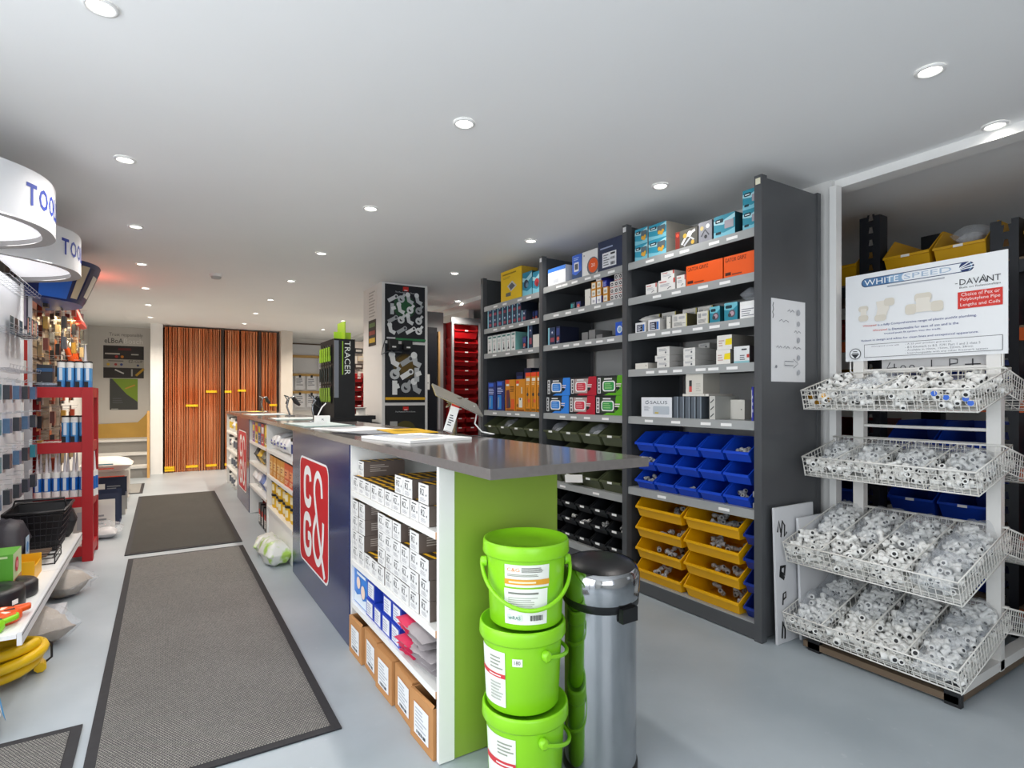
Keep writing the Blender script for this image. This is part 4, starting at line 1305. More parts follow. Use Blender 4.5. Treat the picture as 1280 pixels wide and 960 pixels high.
for k in range(2):
    goods(C3, 929 + k * 5, 933.5 + k * 5, .08, 'darkteal', f'dark teal carton turned side on, {ORD[k]} after the teal boxes', d_=.2)
t = thing('bagged_box', 'white labelled box in a clear plastic bag at the near end of the third shelf', 'bag', (SX0 + .012, 1.79, C3 + .001), FX)
printed(MB().box(-.045, .045, 0, .12, 0, .085, WHITE), [('r', .05, .1, .95, .75, 'f4f4f4'), ('l', .1, .1, .9, .6, 4, '8a8c92')], .09, .085).obj('box', t)
pillow(.1, .13, .07, FILM, seed=31, amp_=.5).xf(Matrix.Translation((0, .065, .084))).obj('film', t)
# fourth shelf
goods(D3, 794, 810, .035, 'plain', 'low white carton at the far end of the fourth shelf', d_=.14)
for k in range(2):
    t = thing('small_bottle', f'tiny white bottle behind the low white carton, {ORD[k]} from the far end', 'bottle', (SX0 + .22, 2.53 - .1 * k, D3 + .0005))
    MB().lathe([(.014, 0), (.014, .045), (.008, .05), (.008, .062)], WHITE, 10).obj('bottle_body', t)
    MB().lathe([(.0095, .056), (.0095, .07)], M('2a3a7a', .4), 10).obj('cap', t)
for k in range(3):
    goods(D3, 821 - (k == 1) * 2.5, 837, .036 if k < 2 else .048, 'white', f'white carton in the three high stack on the fourth shelf, {ORD[k]} from the bottom', dz=(0, .037, .074)[k], d_=.2)
for k in range(2):
    goods(D3, 839, 853, .1 + 0 * k if k == 0 else .03, 'white', f'grey white carton behind the three high stack, {("lower", "upper")[k]}', off=.22, dz=k * .101, d_=.16)
for k in range(3):
    goods(D3, 854, 869, .033, 'white', f'flat white carton in the middle stack of the fourth shelf, {ORD[k]} from the bottom', dz=k * .034, d_=.24)
for k in range(2):
    goods(D3, 873, 887, .115 if k == 0 else .03, 'white', f'white carton in the rear beside the yellow tagged boxes, {("lower", "upper")[k]}', off=.24, dz=k * .116, d_=.16)
goods(D3, 895, 913, .075, 'yellowtag', 'white box with yellow sticker, lower of two on the fourth shelf', d_=.24)
goods(D3, 896, 915, .075, 'yellowtag', 'white box with yellow sticker, upper of two on the fourth shelf', dz=.076, d_=.26)
goods(D3, 917, 937, .085, 'xpand', 'white box with red edge and black lettering near the end of the fourth shelf', d_=.16)
goods(D3, 947, 952, .09, 'white', 'narrow white box against the near post on the fourth shelf', d_=.2)
# fifth shelf
goods(E3, 801.5, 840, .118, 'salus', 'wide white SALUS box at the far end of the fifth shelf', d_=.1)
for k in range(5):
    goods(E3, 841.5 + k * 7.2, 848 + k * 7.2, .122, 'slim', f'slim slate grey box in the upright row, {ORD[k]} after the SALUS box', d_=.18, group='slim grey boxes on the fifth shelf')
goods(E3, 853, 886, .012, 'plain', 'thin white tray lying over the slim grey boxes', dz=.1245, d_=.2)
goods(E3, 857, 879, .12, 'traybox', 'white box with red and black bars standing on the thin tray', dz=.138, d_=.14)
goods(E3, 886.5, 894, .125, 'stick', 'narrow upright grey carton with stick pictures beside the slim boxes', d_=.2)
goods(E3, 903, 931, .105, 'plain', 'plain white carton standing at the back of the fifth shelf', off=.14, d_=.12)
goods(E3, 939, 942, .17, 'bluelab', 'thin navy box edge beside the white barcode box', d_=.2)
goods(E3, 942.5, 953, .2, 'barcode', 'tall white box with three barcodes at the near end of the fifth shelf', d_=.2)
# middle bay
A2, B2, C2, E2 = LEV[1][:4]
goods(A2, 685, 707, .13, 'bluewhite', 'white box with blue top band at the far end of the middle bay top shelf')
goods(A2, 715, 727, .17, 'blueprod', 'bright blue upright product box in the middle bay')
goods(A2, 727.5, 747, .17, 'thermo', 'white thermostat box with orange disc reading 20')
goods(A2, 747.5, 783, .2, 'navybox', 'large navy box with white barcode label on the middle bay top shelf', d_=.16)
goods(B2, 713, 719, .045, 'darkteal', 'small dark green box on the second shelf of the middle bay')
goods(B2, 720, 726, .045, 'darknavy', 'small black box on the second shelf of the middle bay')
goods(B2, 731, 738, .115, 'plain', 'upright plain white carton beside the orange labelled cartons')
for c in range(2):
    for r_ in range(3):
        st = 'orangelab' if r_ else 'whitelab'
        goods(B2, 739 + c * 6.6, 745 + c * 6.6, .05, st, f'{"orange" if r_ else "white"} labelled small carton, {("far", "near")[c]} column of the stack, {ORD[r_]} from the bottom', dz=r_ * .051, d_=.16, group='small labelled cartons in the middle bay')
for r_ in range(2):
    goods(B2, 753.5, 760, .05, 'orangelab', f'orange labelled carton right of the labelled stack, {("lower", "upper")[r_]}', dz=r_ * .051, d_=.18)
    goods(B2, 745 + r_ * 7, 751.5 + r_ * 7, .045, ('whitelab', 'bluelab')[r_], f'{("white", "dark blue")[r_]} labelled carton lying across the top of the stack', dz=.154 if r_ == 0 else .103, off=.02 + .005 * r_, d_=.2)
for r_ in range(4):
    for c in range(4):
        p0 = 762.5 + c * 5.3
        if p0 > 783 or (r_ == 3 and c == 0):
            continue
        goods(B2, p0, p0 + 5, .042, 'roll', f'tiny white box with round print, {ORD[c]} along, {ORD[r_]} layer, beside the post', dz=r_ * .043, off=.03, d_=.16, group='tiny white boxes in the middle bay')
goods(C2, 685, 694, .13, 'dtall', 'slim white and dark box at the far end of the middle bay third shelf')
goods(C2, 695, 700, .13, 'darknavy', 'slim navy box beside the far post of the middle bay')
for k in range(3):
    goods(C2, 727 + k * 9, 735 + k * 9, (.07, .08, .04)[k], 'grey', f'bare grey carton on the third shelf of the middle bay, {ORD[k]} from the far end', off=.1, d_=.16)
goods(C2, 769, 783, .088, 'bluesmall', 'small blue box with round picture by the post of the middle bay')
# wipes
WIP = {'blue': ('2f86e6', '8ab8f0', '3a8ae0'), 'red': ('b81830', 'e8969a', 'd83a4c'), 'green': ('5fae1c', '9ad08a', '2f9a4a')}


def wipes(col):
    main, pale, mid = WIP[col]
    def f():
        w_, h_ = .285, .13
        b = MB().box(-w_ / 2, w_ / 2, .004, .16, 0, h_, M('1d1f22', .35, var=.04))
        fr_ = printed(MB(), [('r', 0, 0, 1, 1, '1d2024'), ('p', [(.55, 0), (1, 0), (1, 1), (.72, 1), (.62, .6), (.8, .35)], main), ('p', [(.25, 0), (.62, 0), (.7, .3), (.4, .12)], main), ('p', [(.16, .12), (.66, .12), (.7, .9), (.16, .9)], {'blue': '27313c', 'red': 'b8a4a0', 'green': '2a3a26'}[col]),
                            ('rr', .2, .2, .64, .74, .02, 'f2f2f2'), ('rr', .24, .26, .6, .68, .014, mid), ('l', .28, .32, .56, .64, 3, pale), ('l', .26, .76, .6, .92, 1, 'e6e6e6'), ('r', .03, .1, .14, .9, 'e4e4e4'), ('r', .06, .14, .11, .3, '33363a'), ('r', .06, .36, .11, .48, '33363a'), ('r', .06, .54, .11, .62, '33363a'), ('r', .06, .68, .11, .84, '33363a'), ('l', .68, .4, .86, .62, 2, 'f4e6e6')], w_, h_, y=.002)
        return [('pack', b), ('front_print', fr_)]
    return f


for c, col in enumerate(('blue', 'red', 'green')):
    for r_ in range(2):
        yc = 3.405 - c * .292
        place('wipes_pack', f'{("lower", "upper")[r_]} foil pack of wipes printed in {col}', 'pack', ('wipes', col), wipes(col), (SX0 + .012 + .004 * r_, yc - .008 * r_, E2 + .001 + r_ * .1315), FX, 'wipes packs in the middle bay')
# farthest bay
A1, B1, C1, E1 = LEV[2][:4]
goods(A1, 626, 652, .26, 'yellow', 'tall yellow product box on top of the farthest bay', d_=.16)
goods(A1, 653, 665, .19, 'tealdark', 'teal box with dark picture beside the tall yellow box')
goods(A1, 665.5, 676.5, .17, 'tealred', 'teal box with red picture at the near end of the farthest bay top shelf')
for c in range(8):
    for r_ in range(2):
        if c == 7 and r_ == 1:
            continue
        goods(B1, 609.5 + c * 6.05, 615 + c * 6.05, .092, 'dtall', f'little blue and dark box, {ORD[c]} from the far end, {("lower", "upper")[r_]} row, second shelf', dz=r_ * .093, d_=.16, group='little blue boxes in the farthest bay')
for c in range(3):
    goods(B1, 659 + c * 4.6, 663 + c * 4.6, .085, 'darknavy', f'dark box turned away at the end of the little blue row, {ORD[c]} along', off=.08, d_=.16)
goods(B1, 673.5, 677, .12, 'plain', 'white carton edge against the post of the farthest bay second shelf')
for c in range(6):
    goods(C1, 609.5 + c * 5.85, 615 + c * 5.85, .155, 'whitetap', f'white tap box with green band, {ORD[c]} from the far end of the row', d_=.2, group='white tap boxes in the farthest bay')
goods(C1, 653, 658, .1, 'darknavy', 'small navy box after the white tap boxes')
goods(C1, 659.5, 665.5, .2, 'dtall', 'taller dark box after the small navy box')
for k in range(2):
    goods(C1, 666, 677, .05, 'plain', f'flat white carton by the near post of the farthest bay, {("lower", "upper")[k]}', dz=k * .051, d_=.16)
goods(C1, 674, 677.5, .06, 'plain', 'short white carton standing on the flat white cartons', dz=.102)
CG = 'carded tools in the farthest bay'
for k in range(2):
    goods(E1, 610 + k * 10.7, 619.8 + k * 10.7, .25 + .01 * k, 'bluecard', f'navy carded brush pack, {("left", "right")[k]} of two', cat='tool pack', name='tool_pack', d_=.03, group=CG)
goods(E1, 631.5, 644, .265, 'orangecard', 'orange carded pack with red and grey tool picture', cat='tool pack', name='tool_pack', d_=.03)
goods(E1, 644.5, 656.5, .265, 'orangecard2', 'orange carded pack with white nozzle picture', cat='tool pack', name='tool_pack', d_=.03)
for k in range(3):
    goods(E1, 656.8 + k * 7.0, 663.3 + k * 7.0, .315, 'orangebit', f'tall orange pack with red top and dark bit, {ORD[k]} of three from the far end', cat='tool pack', name='tool_pack', d_=.03, group=CG)
for k in range(3):
    goods(E1, 645 + k * 10, 654 + k * 10, .34 + .03 * (k % 2), 'darknavy', f'dark blue carton behind the orange packs, {ORD[k]} from the far end', off=.2, d_=.18)

# paper on the end of the shelving, boards against it
t = thing('paper_notice', 'handwritten white paper sheets taped to the grey shelving end', 'notice', (2.705, BY[0] + .0055, 1.28))
nb = MB().box(-.145, .145, -.0012, 0, .0, .415, M('dfe0e2', .7, var=.03, bump=.05))
nb.obj('sheet', t)
printed(MB(), [('s', [(.04, .76), (.06, .8), (.035, .83), (.06, .87), (.04, .91), (.06, .95)], .005, '3a3d44'), ('s', [(0.22, 0.73), (0.29, 0.755), (0.346, 0.725), (0.416, 0.752), (0.5, 0.73)], .003, '6a6d76'), ('s', [(0.66, 0.61), (0.71, 0.635), (0.75, 0.605), (0.8, 0.632), (0.86, 0.61)], .003, '6a6d76'), ('s', [(0.14, 0.41), (0.18, 0.435), (0.212, 0.405), (0.252, 0.432), (0.3, 0.41)], .003, '6a6d76'), ('s', [(0.34, 0.41), (0.385, 0.435), (0.421, 0.405), (0.466, 0.432), (0.52, 0.41)], .003, '6a6d76'), ('s', [(0.62, 0.41), (0.68, 0.435), (0.728, 0.405), (0.788, 0.432), (0.86, 0.41)], .003, '6a6d76'), ('s', [(0.46, 0.86), (0.51, 0.885), (0.55, 0.855), (0.6, 0.882), (0.66, 0.86)], .003, '6a6d76'),
               ('d', .78, .86, .016, 'a8aab0'), ('d', .78, .72, .014, 'a8aab0'), ('d', .78, .52, .014, 'a8aab0'), ('d', .78, .3, .014, 'a8aab0'), ('d', .78, .12, .014, 'b0b2b8'), ('d', .12, .18, .008, '8a8c94'),
               ('s', [(.36, .2), (.62, .2), (.62, .17), (.76, .225), (.62, .28), (.62, .25), (.36, .25), (.36, .2)], .003, '5a5d66')], .29, .415, y=-.0012).obj('handwriting', t)
for k, (x0, x1, zt, dx) in enumerate(((2.53, 2.86, .66, .045), (2.68, 2.98, .60, .075))):
    t = thing('white_board', ('white board with black handwriting leaning at the foot of the shelving end', 'second white board standing behind the wire baskets, partly hidden')[k], 'board', ((x0 + x1) / 2, BY[0] - dx, .001), 0, rot=(-.03, 0, 0))
    MB().box(-(x1 - x0) / 2, (x1 - x0) / 2, -.006, .006, 0, zt, M('d8d9dc', .5, var=.06, scale=5)).obj('board', t)
    w_ = x1 - x0
    if k == 0:
        printed(MB(), [('s', [(.06, .82), (.1, .9), (.14, .82), (.14, .78), (.19, .9), (.24, .86), (.23, .78), (.29, .81)], .012, '17181b'), ('s', [(.1, .52), (.2, .5), (.22, .56), (.12, .56), (.1, .5), (.2, .47)], .02, '17181b'), ('s', [(.14, .28), (.16, .36), (.22, .37), (.22, .33), (.16, .32)], .011, '17181b'), ('s', [(.1, .04), (.13, .16), (.18, .1), (.17, .03)], .012, '17181b')], w_, zt, y=-.006).obj('handwriting', t)
    else:
        printed(MB(), [('s', [(.62, .9), (.62, .95), (.66, .91), (.68, .93), (.72, .91)], .006, '33363c')], w_, zt, y=-.006).obj('handwriting', t)
# ================================================================== left side displays
GX = -.8                       # face of the display backs
PEG = M('dfe1e6', .5, var=.02)
gond = []
for k, (y0, y1) in enumerate(((2.93, 3.915), (3.915, 4.9))):
    t = thing('display_gondola', ('white display gondola nearer the camera with coiled goods on its base shelf', 'white display gondola with wire racks and a black crate on its base shelf')[k], 'display stand', (-.64, (y0 + y1) / 2, 0), 0, 'white display gondolas')
    wpart('back_panel', MB().box(GX - .03, GX, y0, y1, .0, 1.93, PEG), t)
    wpart('upright', MB().box(GX - .002, GX + .012, y1 - .03, y1 - .002, .0, 1.95, WHITE), t)
    sh = wpart('base_shelf', MB().box(GX, -.495, y0 + .002, y1 - .002, .245, .262, WHITE), t)
    wpart('price_rail', MB().box(-.494, -.478, y0 + .004, y1 - .004, .215, .266, M('e9eaec', .35)).box(-.4778, -.477, y0 + .004, y1 - .004, .252, .257, M('77777c', .5)), t)
    wpart('plinth', MB().box(GX + .01, -.775, y0 + .01, y1 - .01, .002, .244, M('c9cbd0', .5)), t)
    gond.append(t)

# curved illuminated canopies
LIT = M('fbfbff', .4, var=0, emit=.55, name='lit canopy panel')


def canopy(yc, xb, bulge, half, z0, z1, pw=2.5, inset=0.0, n=28):
    out = []
    for q in range(n + 1):
        t = -1 + 2 * q / n
        t = math.copysign(abs(t) ** .8, t)
        out.append((xb + (bulge - inset) * (1 - abs(t) ** pw), yc + (half - inset) * t))
    return out


for k, yc in enumerate((3.42, 4.415)):
    t = thing('lit_canopy', ('white curved illuminated canopy lettered TOOLBANK, nearest the camera', 'second white curved illuminated canopy lettered TOOLBANK')[k], 'light canopy', (GX, yc, 1.97), 0, 'white lit canopies')
    o = canopy(yc, GX, .36, .485, 0, 0)
    i_ = canopy(yc, GX, .36, .485, 0, 0, inset=.05)
    z0, z1 = 1.965, 2.195
    band = MB()
    n = len(o)
    band.add([(x, y, z0) for x, y in o] + [(x, y, z1) for x, y in o], [(q, q + 1, q + 1 + n, q + n) for q in range(n - 1)], M('f6f7fa', .35, var=.01), True)
    band.add([(x, y, z1) for x, y in o], [tuple(range(n))], M('d9d9dc', .6))
    wpart('front_band', band, t)
    rim = MB()
    rim.add([(x, y, z0) for x, y in o] + [(x, y, z0 + .002) for x, y in i_], [(q, q + n, q + 1 + n, q + 1) for q in range(n - 1)], M('aca9a8', .5))
    rim.add([(x, y, z0 + .002) for x, y in i_] + [(x, y, z0 + .03) for x, y in i_], [(q, q + 1, q + 1 + n, q + n) for q in range(n - 1)], M('aca9a8', .5))
    wpart('rim', rim, t)
    wpart('lit_panel', MB().add([(x, y, z0 + .028) for x, y in i_], [tuple(range(n - 1, -1, -1))], LIT), t)
    let = MB()
    word = 'TOOLBANK'
    arc = canopy(yc, GX, .3612, .4862, 0, 0, n=400)
    # walk along the arc by length
    L = [0]
    for q in range(len(arc) - 1):
        L.append(L[-1] + math.hypot(arc[q + 1][0] - arc[q][0], arc[q + 1][1] - arc[q][1]))
    adv = {'T': .072, 'O': .084, 'L': .062, 'B': .075, 'A': .08, 'N': .08, 'K': .075}
    tot = sum(adv[c] for c in word)
    s0 = L[-1] / 2 - tot / 2 + .05
    for c in word:
        vs, fs = text_geo('*' + c)
        pts = []
        for u, v in vs:
            sl = s0 + u * (adv[c] - .014)
            q = min(range(len(L)), key=lambda j: abs(L[j] - sl))
            pts.append((arc[q][0] + .0004, arc[q][1], z0 + .075 + v * .095))
        let.add(pts, fs, P('2f45a8'))
        s0 += adv[c]
    wpart('lettering', let, t)
    al = bpy.data.lights.new('canopy_lamp', 'AREA')
    al.shape = 'RECTANGLE'; al.size, al.size_y = .2, .7; al.energy = 2; al.color = (1, .99, .98)
    lo = bpy.data.objects.new('canopy_lamp', al); COL.objects.link(lo); lo.location = (.16, 0, .0); lo.parent = t
# blue printed canopy
t = thing('printed_canopy', 'dark blue curved canopy with pale printed panels beyond the white ones', 'canopy', (GX, 5.42, 1.9))
NV, BL = M('12225c', .35, var=.03), M('2a63c4', .4, var=.08, scale=14)
o1, o0 = canopy(5.42, GX, .385, .49, 0, 0), canopy(5.42, GX, .27, .42, 0, 0)
n = len(o1)
zt, zb = 2.2, 1.9
mb = MB()
mats = []
mb.add([(x, y, zt) for x, y in o1] + [(x, y, zb) for x, y in o0], [(q, q + n, q + 1 + n, q + 1) for q in range(n - 1)], NV, True)
wpart('front_band', mb, t)
wpart('underside', MB().add([(x, y, zb) for x, y in o0], [tuple(range(n))], BL), t)
wpart('top_board', MB().add([(x, y, zt) for x, y in o1], [tuple(range(n))], NV), t)


def on_band(ta, tb, va, vb, mat, lift=.003):
    m_ = MB()
    N = 6
    pa = []
    for q in range(N + 1):
        f = (ta + (tb - ta) * q / N) * (n - 1)
        i = min(int(f), n - 2); fr_ = f - i
        P1 = Vector((*o1[i], zt)).lerp(Vector((*o1[i + 1], zt)), fr_)
        P0 = Vector((*o0[i], zb)).lerp(Vector((*o0[i + 1], zb)), fr_)
        pa.append((P0.lerp(P1, va) + Vector((lift, 0, -lift)), P0.lerp(P1, vb) + Vector((lift, 0, -lift))))
    m_.add([p for pr in pa for p in pr], [(2 * q, 2 * q + 2, 2 * q + 3, 2 * q + 1) for q in range(N)], mat)
    return m_


for ta, tb, va, vb, c in ((.06, .24, .05, .95, '2a63c4'), (.27, .34, .1, .9, 'c9b79a'), (.42, .52, .2, .75, 'e6e0d2'), (.56, .68, .1, .95, 'd2d4da'), (.36, .41, .1, .9, '241e4a')):
    wpart('printed_panel', on_band(ta, tb, va, vb, M(c, .4, var=.04)), t)
# red sign box
t = thing('red_sign', 'small red sign with a white panel over the hanging tools', 'sign', (-.66, 6.55, 1.85))
ob = MB().box(0, .04, -.2, .22, 0, .2, M('d23a26', .4, emit=.25))
printed_sign = MB().box(.0402, .042, -.12, .15, .05, .15, M('f6ead8', .5, emit=.3))
r_ = Matrix.Rotation(-.35, 4, 'Y')
ob.xf(r_).obj('sign_box', t); printed_sign.xf(r_).obj('white_panel', t)
MB().box(-.22, -.001, -.2, .22, .03, .06, M('e6d9a8', .6)).obj('lit_shelf', t)
wl = bpy.data.lights.new('display_lamp', 'AREA'); wl.shape = 'RECTANGLE'; wl.size, wl.size_y = .15, .7; wl.energy = 5; wl.color = (1, .82, .5)
lo = bpy.data.objects.new('display_lamp', wl); COL.objects.link(lo); lo.location = (-.06, -.35, .02); lo.parent = t
rl = bpy.data.lights.new('sign_glow', 'POINT'); rl.energy = 2.2; rl.color = (1, .15, .08); rl.shadow_soft_size = .05
lo = bpy.data.objects.new('sign_glow', rl); COL.objects.link(lo); lo.location = (.06, .1, .28); lo.parent = t

# tool wall beyond (back board, end panel, leaflet)
t = thing('tool_board', 'grey slatted tool wall behind the red plastic shelf', 'display board', (-.92, 6.0, 0))
wpart('board', MB().box(-.93, -.9, 4.95, 7.4, 0, 2.1, M('6f675c', .6, var=.03)), t)
for q in range(17):
    wpart('slat', MB().box(-.899, -.893, 4.95, 7.4, .42 + q * .1, .5 + q * .1, M('7d7468', .5)), t)
t = thing('end_panel', 'narrow pale end panel at the edge of the tool wall', 'panel', (-.83, 5.06, 0))
wpart('panel', MB().box(-.892, -.77, 5.05, 5.07, 0, 2.02, M('c4c3c8', .5)), t)
wpart('picture_strip', printed(MB(), [('r', 0, .35, 1, 1, '3d3a4a'), ('r', .1, .4, .9, .95, '9a8fa0'), ('r', 0, .0, 1, .33, 'd8dade'), ('r', .1, .12, .8, .28, 'e6c33a')], .1, .48, x0=-.89, z0=1.5, y=5.0495), t)
t = thing('red_leaflet', 'red leaflet with a white picture standing above the red shelf corner', 'leaflet', (-.835, 5.03, 1.285))
printed(MB().box(-.05, .045, 0, .004, 0, .31, PAPER), [('r', 0, 0, 1, 1, 'b8322a'), ('p', [(.1, .9), (.8, .86), (.8, .6), (.2, .64)], 'e08a78'), ('p', [(.1, .32), (.95, .26), (.95, .54), (.2, .58)], 'dfdcd6'), ('d', .6, .4, .014, '55595e'), ('l', .2, .05, .8, .2, 2, 'd87a6a')], .095, .31, x0=-.05).obj('sheet', t)

# goods hung on the near gondola back
def hung(card, blis, w_=.07, h_=.12, back=.075):
    def f():
        b = MB().box(-w_ / 2, w_ / 2, -.002, 0, -h_, 0, M(card, .45, var=.05))
        p = MB().box(-w_ * .36, w_ * .36, -.03, -.0021, -h_ * .85, -h_ * .25, M(blis, .3, var=.12, scale=50))
        hk = MB().tube([(0, back, -.006), (0, -.05, -.004), (0, -.06, .004)], .0018, M('c8cace', .3, .8), 5)
        return [('card', b), ('blister', p), ('peg_hook', hk)]
    return f


RH = random.Random(5)
for r_, z in enumerate((1.30, 1.12, .93, .74)):
    for c in range(8):
        y = 3.05 + c * .235
        cc, bb = RH.choice((('c9d0da', '4d6a8a'), ('d8dade', '33363e'), ('c8b4b4', '6a4a58'), ('cfd6da', '2f7f8f')))
        place('blister_pack', f'blister pack on the white gondola, {ORD[r_]} row from the top, {ORD[c]} from the camera', 'blister pack', ('hung', cc, bb), hung(cc, bb, .085, .13 if z > .8 else .2), (GX + .075, y, z), PX, 'blister packs on the gondolas')
for r_, z in enumerate((1.86, 1.58, 1.36)):
    t = thing('wire_rack', f'white wire shelf rack fixed to the farther gondola back, {ORD[r_]} from the top', 'rack', (GX + .004, 4.4, z))
    mb = MB()
    for q in range(5):
        mb.tube([(.025 * q, -.45, 0), (.025 * q, .44, 0)], .0013, M('a9adb6', .3, .6), 4)
    for q in range(12):
        y = -.44 + q * .08
        mb.tube([(0, y, 0), (.1, y, 0), (.105, y, .02)], .0012, M('a9adb6', .3, .6), 4)
    mb.tube([(.105, -.45, .02), (.105, .44, .02)], .0016, M('a9adb6', .3, .6), 4)
    o = mb.obj('wire_grid', t)
    o['kind'] = 'stuff'
for k in range(3):
    place('dark_carton', f'small dark teal and brown carton on the top wire rack, {ORD[k]} from the near end', 'carton', ('dkc', k), boxy(.1, .11, .08, ('2a4a56', '3a2a2c', '274a5c')[k], [('r', .1, .1, .4, .9, 'c88a7a'), ('l', .5, .2, .9, .8, 3, 'b9c0c4')]), (GX + .1, 4.5 + k * .13, 1.585 + .0), PX, 'cartons on the wire rack')
# tools hanging on the tool wall
TC = (('2f2a2a', 'c89a3a'), ('3a2a26', 'b84a2c'), ('2b2d33', '6a6d74'), ('d8ccb8', '7a3a2c'), ('c86a2a', '26272c'), ('22284a', '7a7d84'), ('c9b8a0', '3a302a'), ('1f2024', 'd8c090'))
for r_, z in enumerate((2.0, 1.84, 1.68, 1.5, 1.3, 1.1, .92, .74)):
    for c in range(11):
        y = 5.22 + c * .185
        cc, bb = TC[(r_ * 3 + c * 5 + RH.randint(0, 2)) % 8]
        off = round(.05 + (.085 if r_ < 4 else .05) * (c % 3), 3)
        place('tool_pack', f'tool pack on the tool wall, {ORD[r_]} row from top, {ORD[c]} from the red shelf', 'tool pack', ('tool', cc, bb, off), hung(cc, bb, .1, .15, off), (-.893 + off, y, z + .03 * ((c * 7 + r_ * 3) % 3 - 1)), PX, 'tools on the tool wall')
for k in range(4):
    t = thing('pipe_cutter', f'orange handled tool hanging on the tool wall, {ORD[k]} from the red shelf', 'tool', (-.7, 6.1 + k * .22, 1.62))
    mb = MB().tube([(0, -.01, 0), (.03, 0, -.1), (.0, .01, -.2)], .02, M('e2591c', .4), 7)
    mb.obj('handle', t)
    MB().tube([(-.193, 0, .0), (.01, 0, .0), (.015, 0, .012)], .002, M('c8cace', .3, .8), 5).obj('peg_hook', t)
    MB().tube([(0, .03, .0), (.0, .06, -.09), (-.03, .05, -.2)], .016, M('2b2c30', .4), 7).obj('grip', t)
    MB().lathe([(.035, -.01), (.04, 0), (.035, .01)], M('c8c4bb', .3, .7), 12).xf(Matrix.Translation((0, .02, .03)) @ Matrix.Rotation(PI / 2, 4, 'Y')).obj('jaw', t)

# ------------------------------------------------------------------ red plastic shelf unit
RED = M('b00d18', .45, var=.03, scale=4)
RX0, RX1, RY0, RY1 = -.862, -.44, 5.15, 5.57
t = thing('red_shelf_rack', 'bright red plastic four level shelf rack holding sealant cartridges', 'shelf rack', ((RX0 + RX1) / 2, (RY0 + RY1) / 2, 0))
for x in (RX0, RX1 - .065):
    for y in (RY0, RY1 - .065):
        bevel(wpart('leg', MB().box(x, x + .065, y, y + .065, .0, 1.275 if x > -.7 else 1.30, RED), t), .01)
for z0, z1 in ((.04, .11), (.40, .475), (.80, .875), (1.2, 1.275)):
    mb = MB()
    mb.box(RX0 + .066, RX1 - .066, RY0 + .004, RY0 + .03, z0, z1, RED).box(RX0 + .066, RX1 - .066, RY1 - .03, RY1 - .004, z0, z1, RED)
    mb.box(RX0 + .004, RX0 + .03, RY0 + .066, RY1 - .066, z0, z1, RED).box(RX1 - .03, RX1 - .004, RY0 + .066, RY1 - .066, z0, z1, RED)
    wpart('shelf_rim', mb, t)
    for q in range(9):
        x = RX0 + .035 + q * .039
        wpart('slat', MB().box(x, x + .03, RY0 + .031, RY1 - .031, z1 - .02, z1 - .008, M('e8d4d4', .4)), t)


def cartridge(up):
    def f():
        b = MB().lathe([(.0235, .002), (.0235, .055)], WHITE if up else M('4a8fd0', .35), 14)
        c = MB().lathe([(.0238, .055), (.0238, .15)], M('1f6fc8' if up else '5a9fd8', .35, var=.04), 14)
        d_ = MB().lathe([(.0235, .15), (.0235, .19)], WHITE, 14)
        l = MB().box(-.009, .009, -.0246, -.0238, .06, .148, P('d6e2f0'))
        if up:
            e = MB().lathe([(.0115, .19), (.011, .2), (.0035, .33)], M('e9e6ea', .4), 10)
        else:
            e = MB().lathe([(.0245, .19), (.0245, .2)], M('1b1c20', .4), 14)
            l.box(-.02, .004, -.0246, -.0238, .002, .05, P('14161c'))
        return [('tube', b), ('printed_sleeve', c), ('shoulder', d_), ('side_print', l), ('nozzle' if up else 'cap', e)]
    return f


for lv, zt, xs, ys, up in ((0, .475, 7, 2, True), (1, .875, 3, 2, False), (2, 1.275, 4, 2, False)):
    for c in range(xs):
        for r_ in range(ys):
            x = (-.765 + c * .052 + .012 * (r_ % 2)) if lv == 0 else (-.5 - .002 - c * .052) if lv == 1 else (-.475 - c * .052)
            y = RY0 + .062 + r_ * .052
            place('sealant_cartridge', f'blue sealant cartridge, {("lower", "middle", "top")[lv]} shelf of red rack, {ORD[c]} from {"left" if lv == 0 else "right"}, {("front", "rear")[r_]} row', 'cartridge', ('cart', up), cartridge(up), (x, y, zt - .0072), 0, 'sealant cartridges on the red rack')
place('sealant_cartridge', 'single cartridge with its white nozzle upright behind the top row of the red rack', 'cartridge', ('cart', True), cartridge(True), (-.5, RY0 + .17, 1.268), 0, 'sealant cartridges on the red rack')
t = thing('dark_box', 'small dark box with a blue band on top of the red rack', 'box', (-.73, 5.3, 1.268))
MB().box(-.045, .045, -.05, .05, 0, .17, M('23242c', .4)).obj('carton', t); MB().box(-.0455, .0455, -.0505, .05, .12, .145, M('2a5a8a', .4)).obj('band', t)
t = thing('fixings_tray', 'low grey tray of small fixings at the front of the red rack top', 'tray', (-.72, 5.215, 1.268))
MB().box(-.07, .1, -.03, .03, 0, .012, M('4a5468', .4)).obj('tray', t)
o = pillow(.15, .05, .03, M('9aa4b4', .35, .3, var=.4, scale=90, bump=.6), seed=2); o.xf(Matrix.Translation((.015, 0, .008))); o.obj('fixings', t)

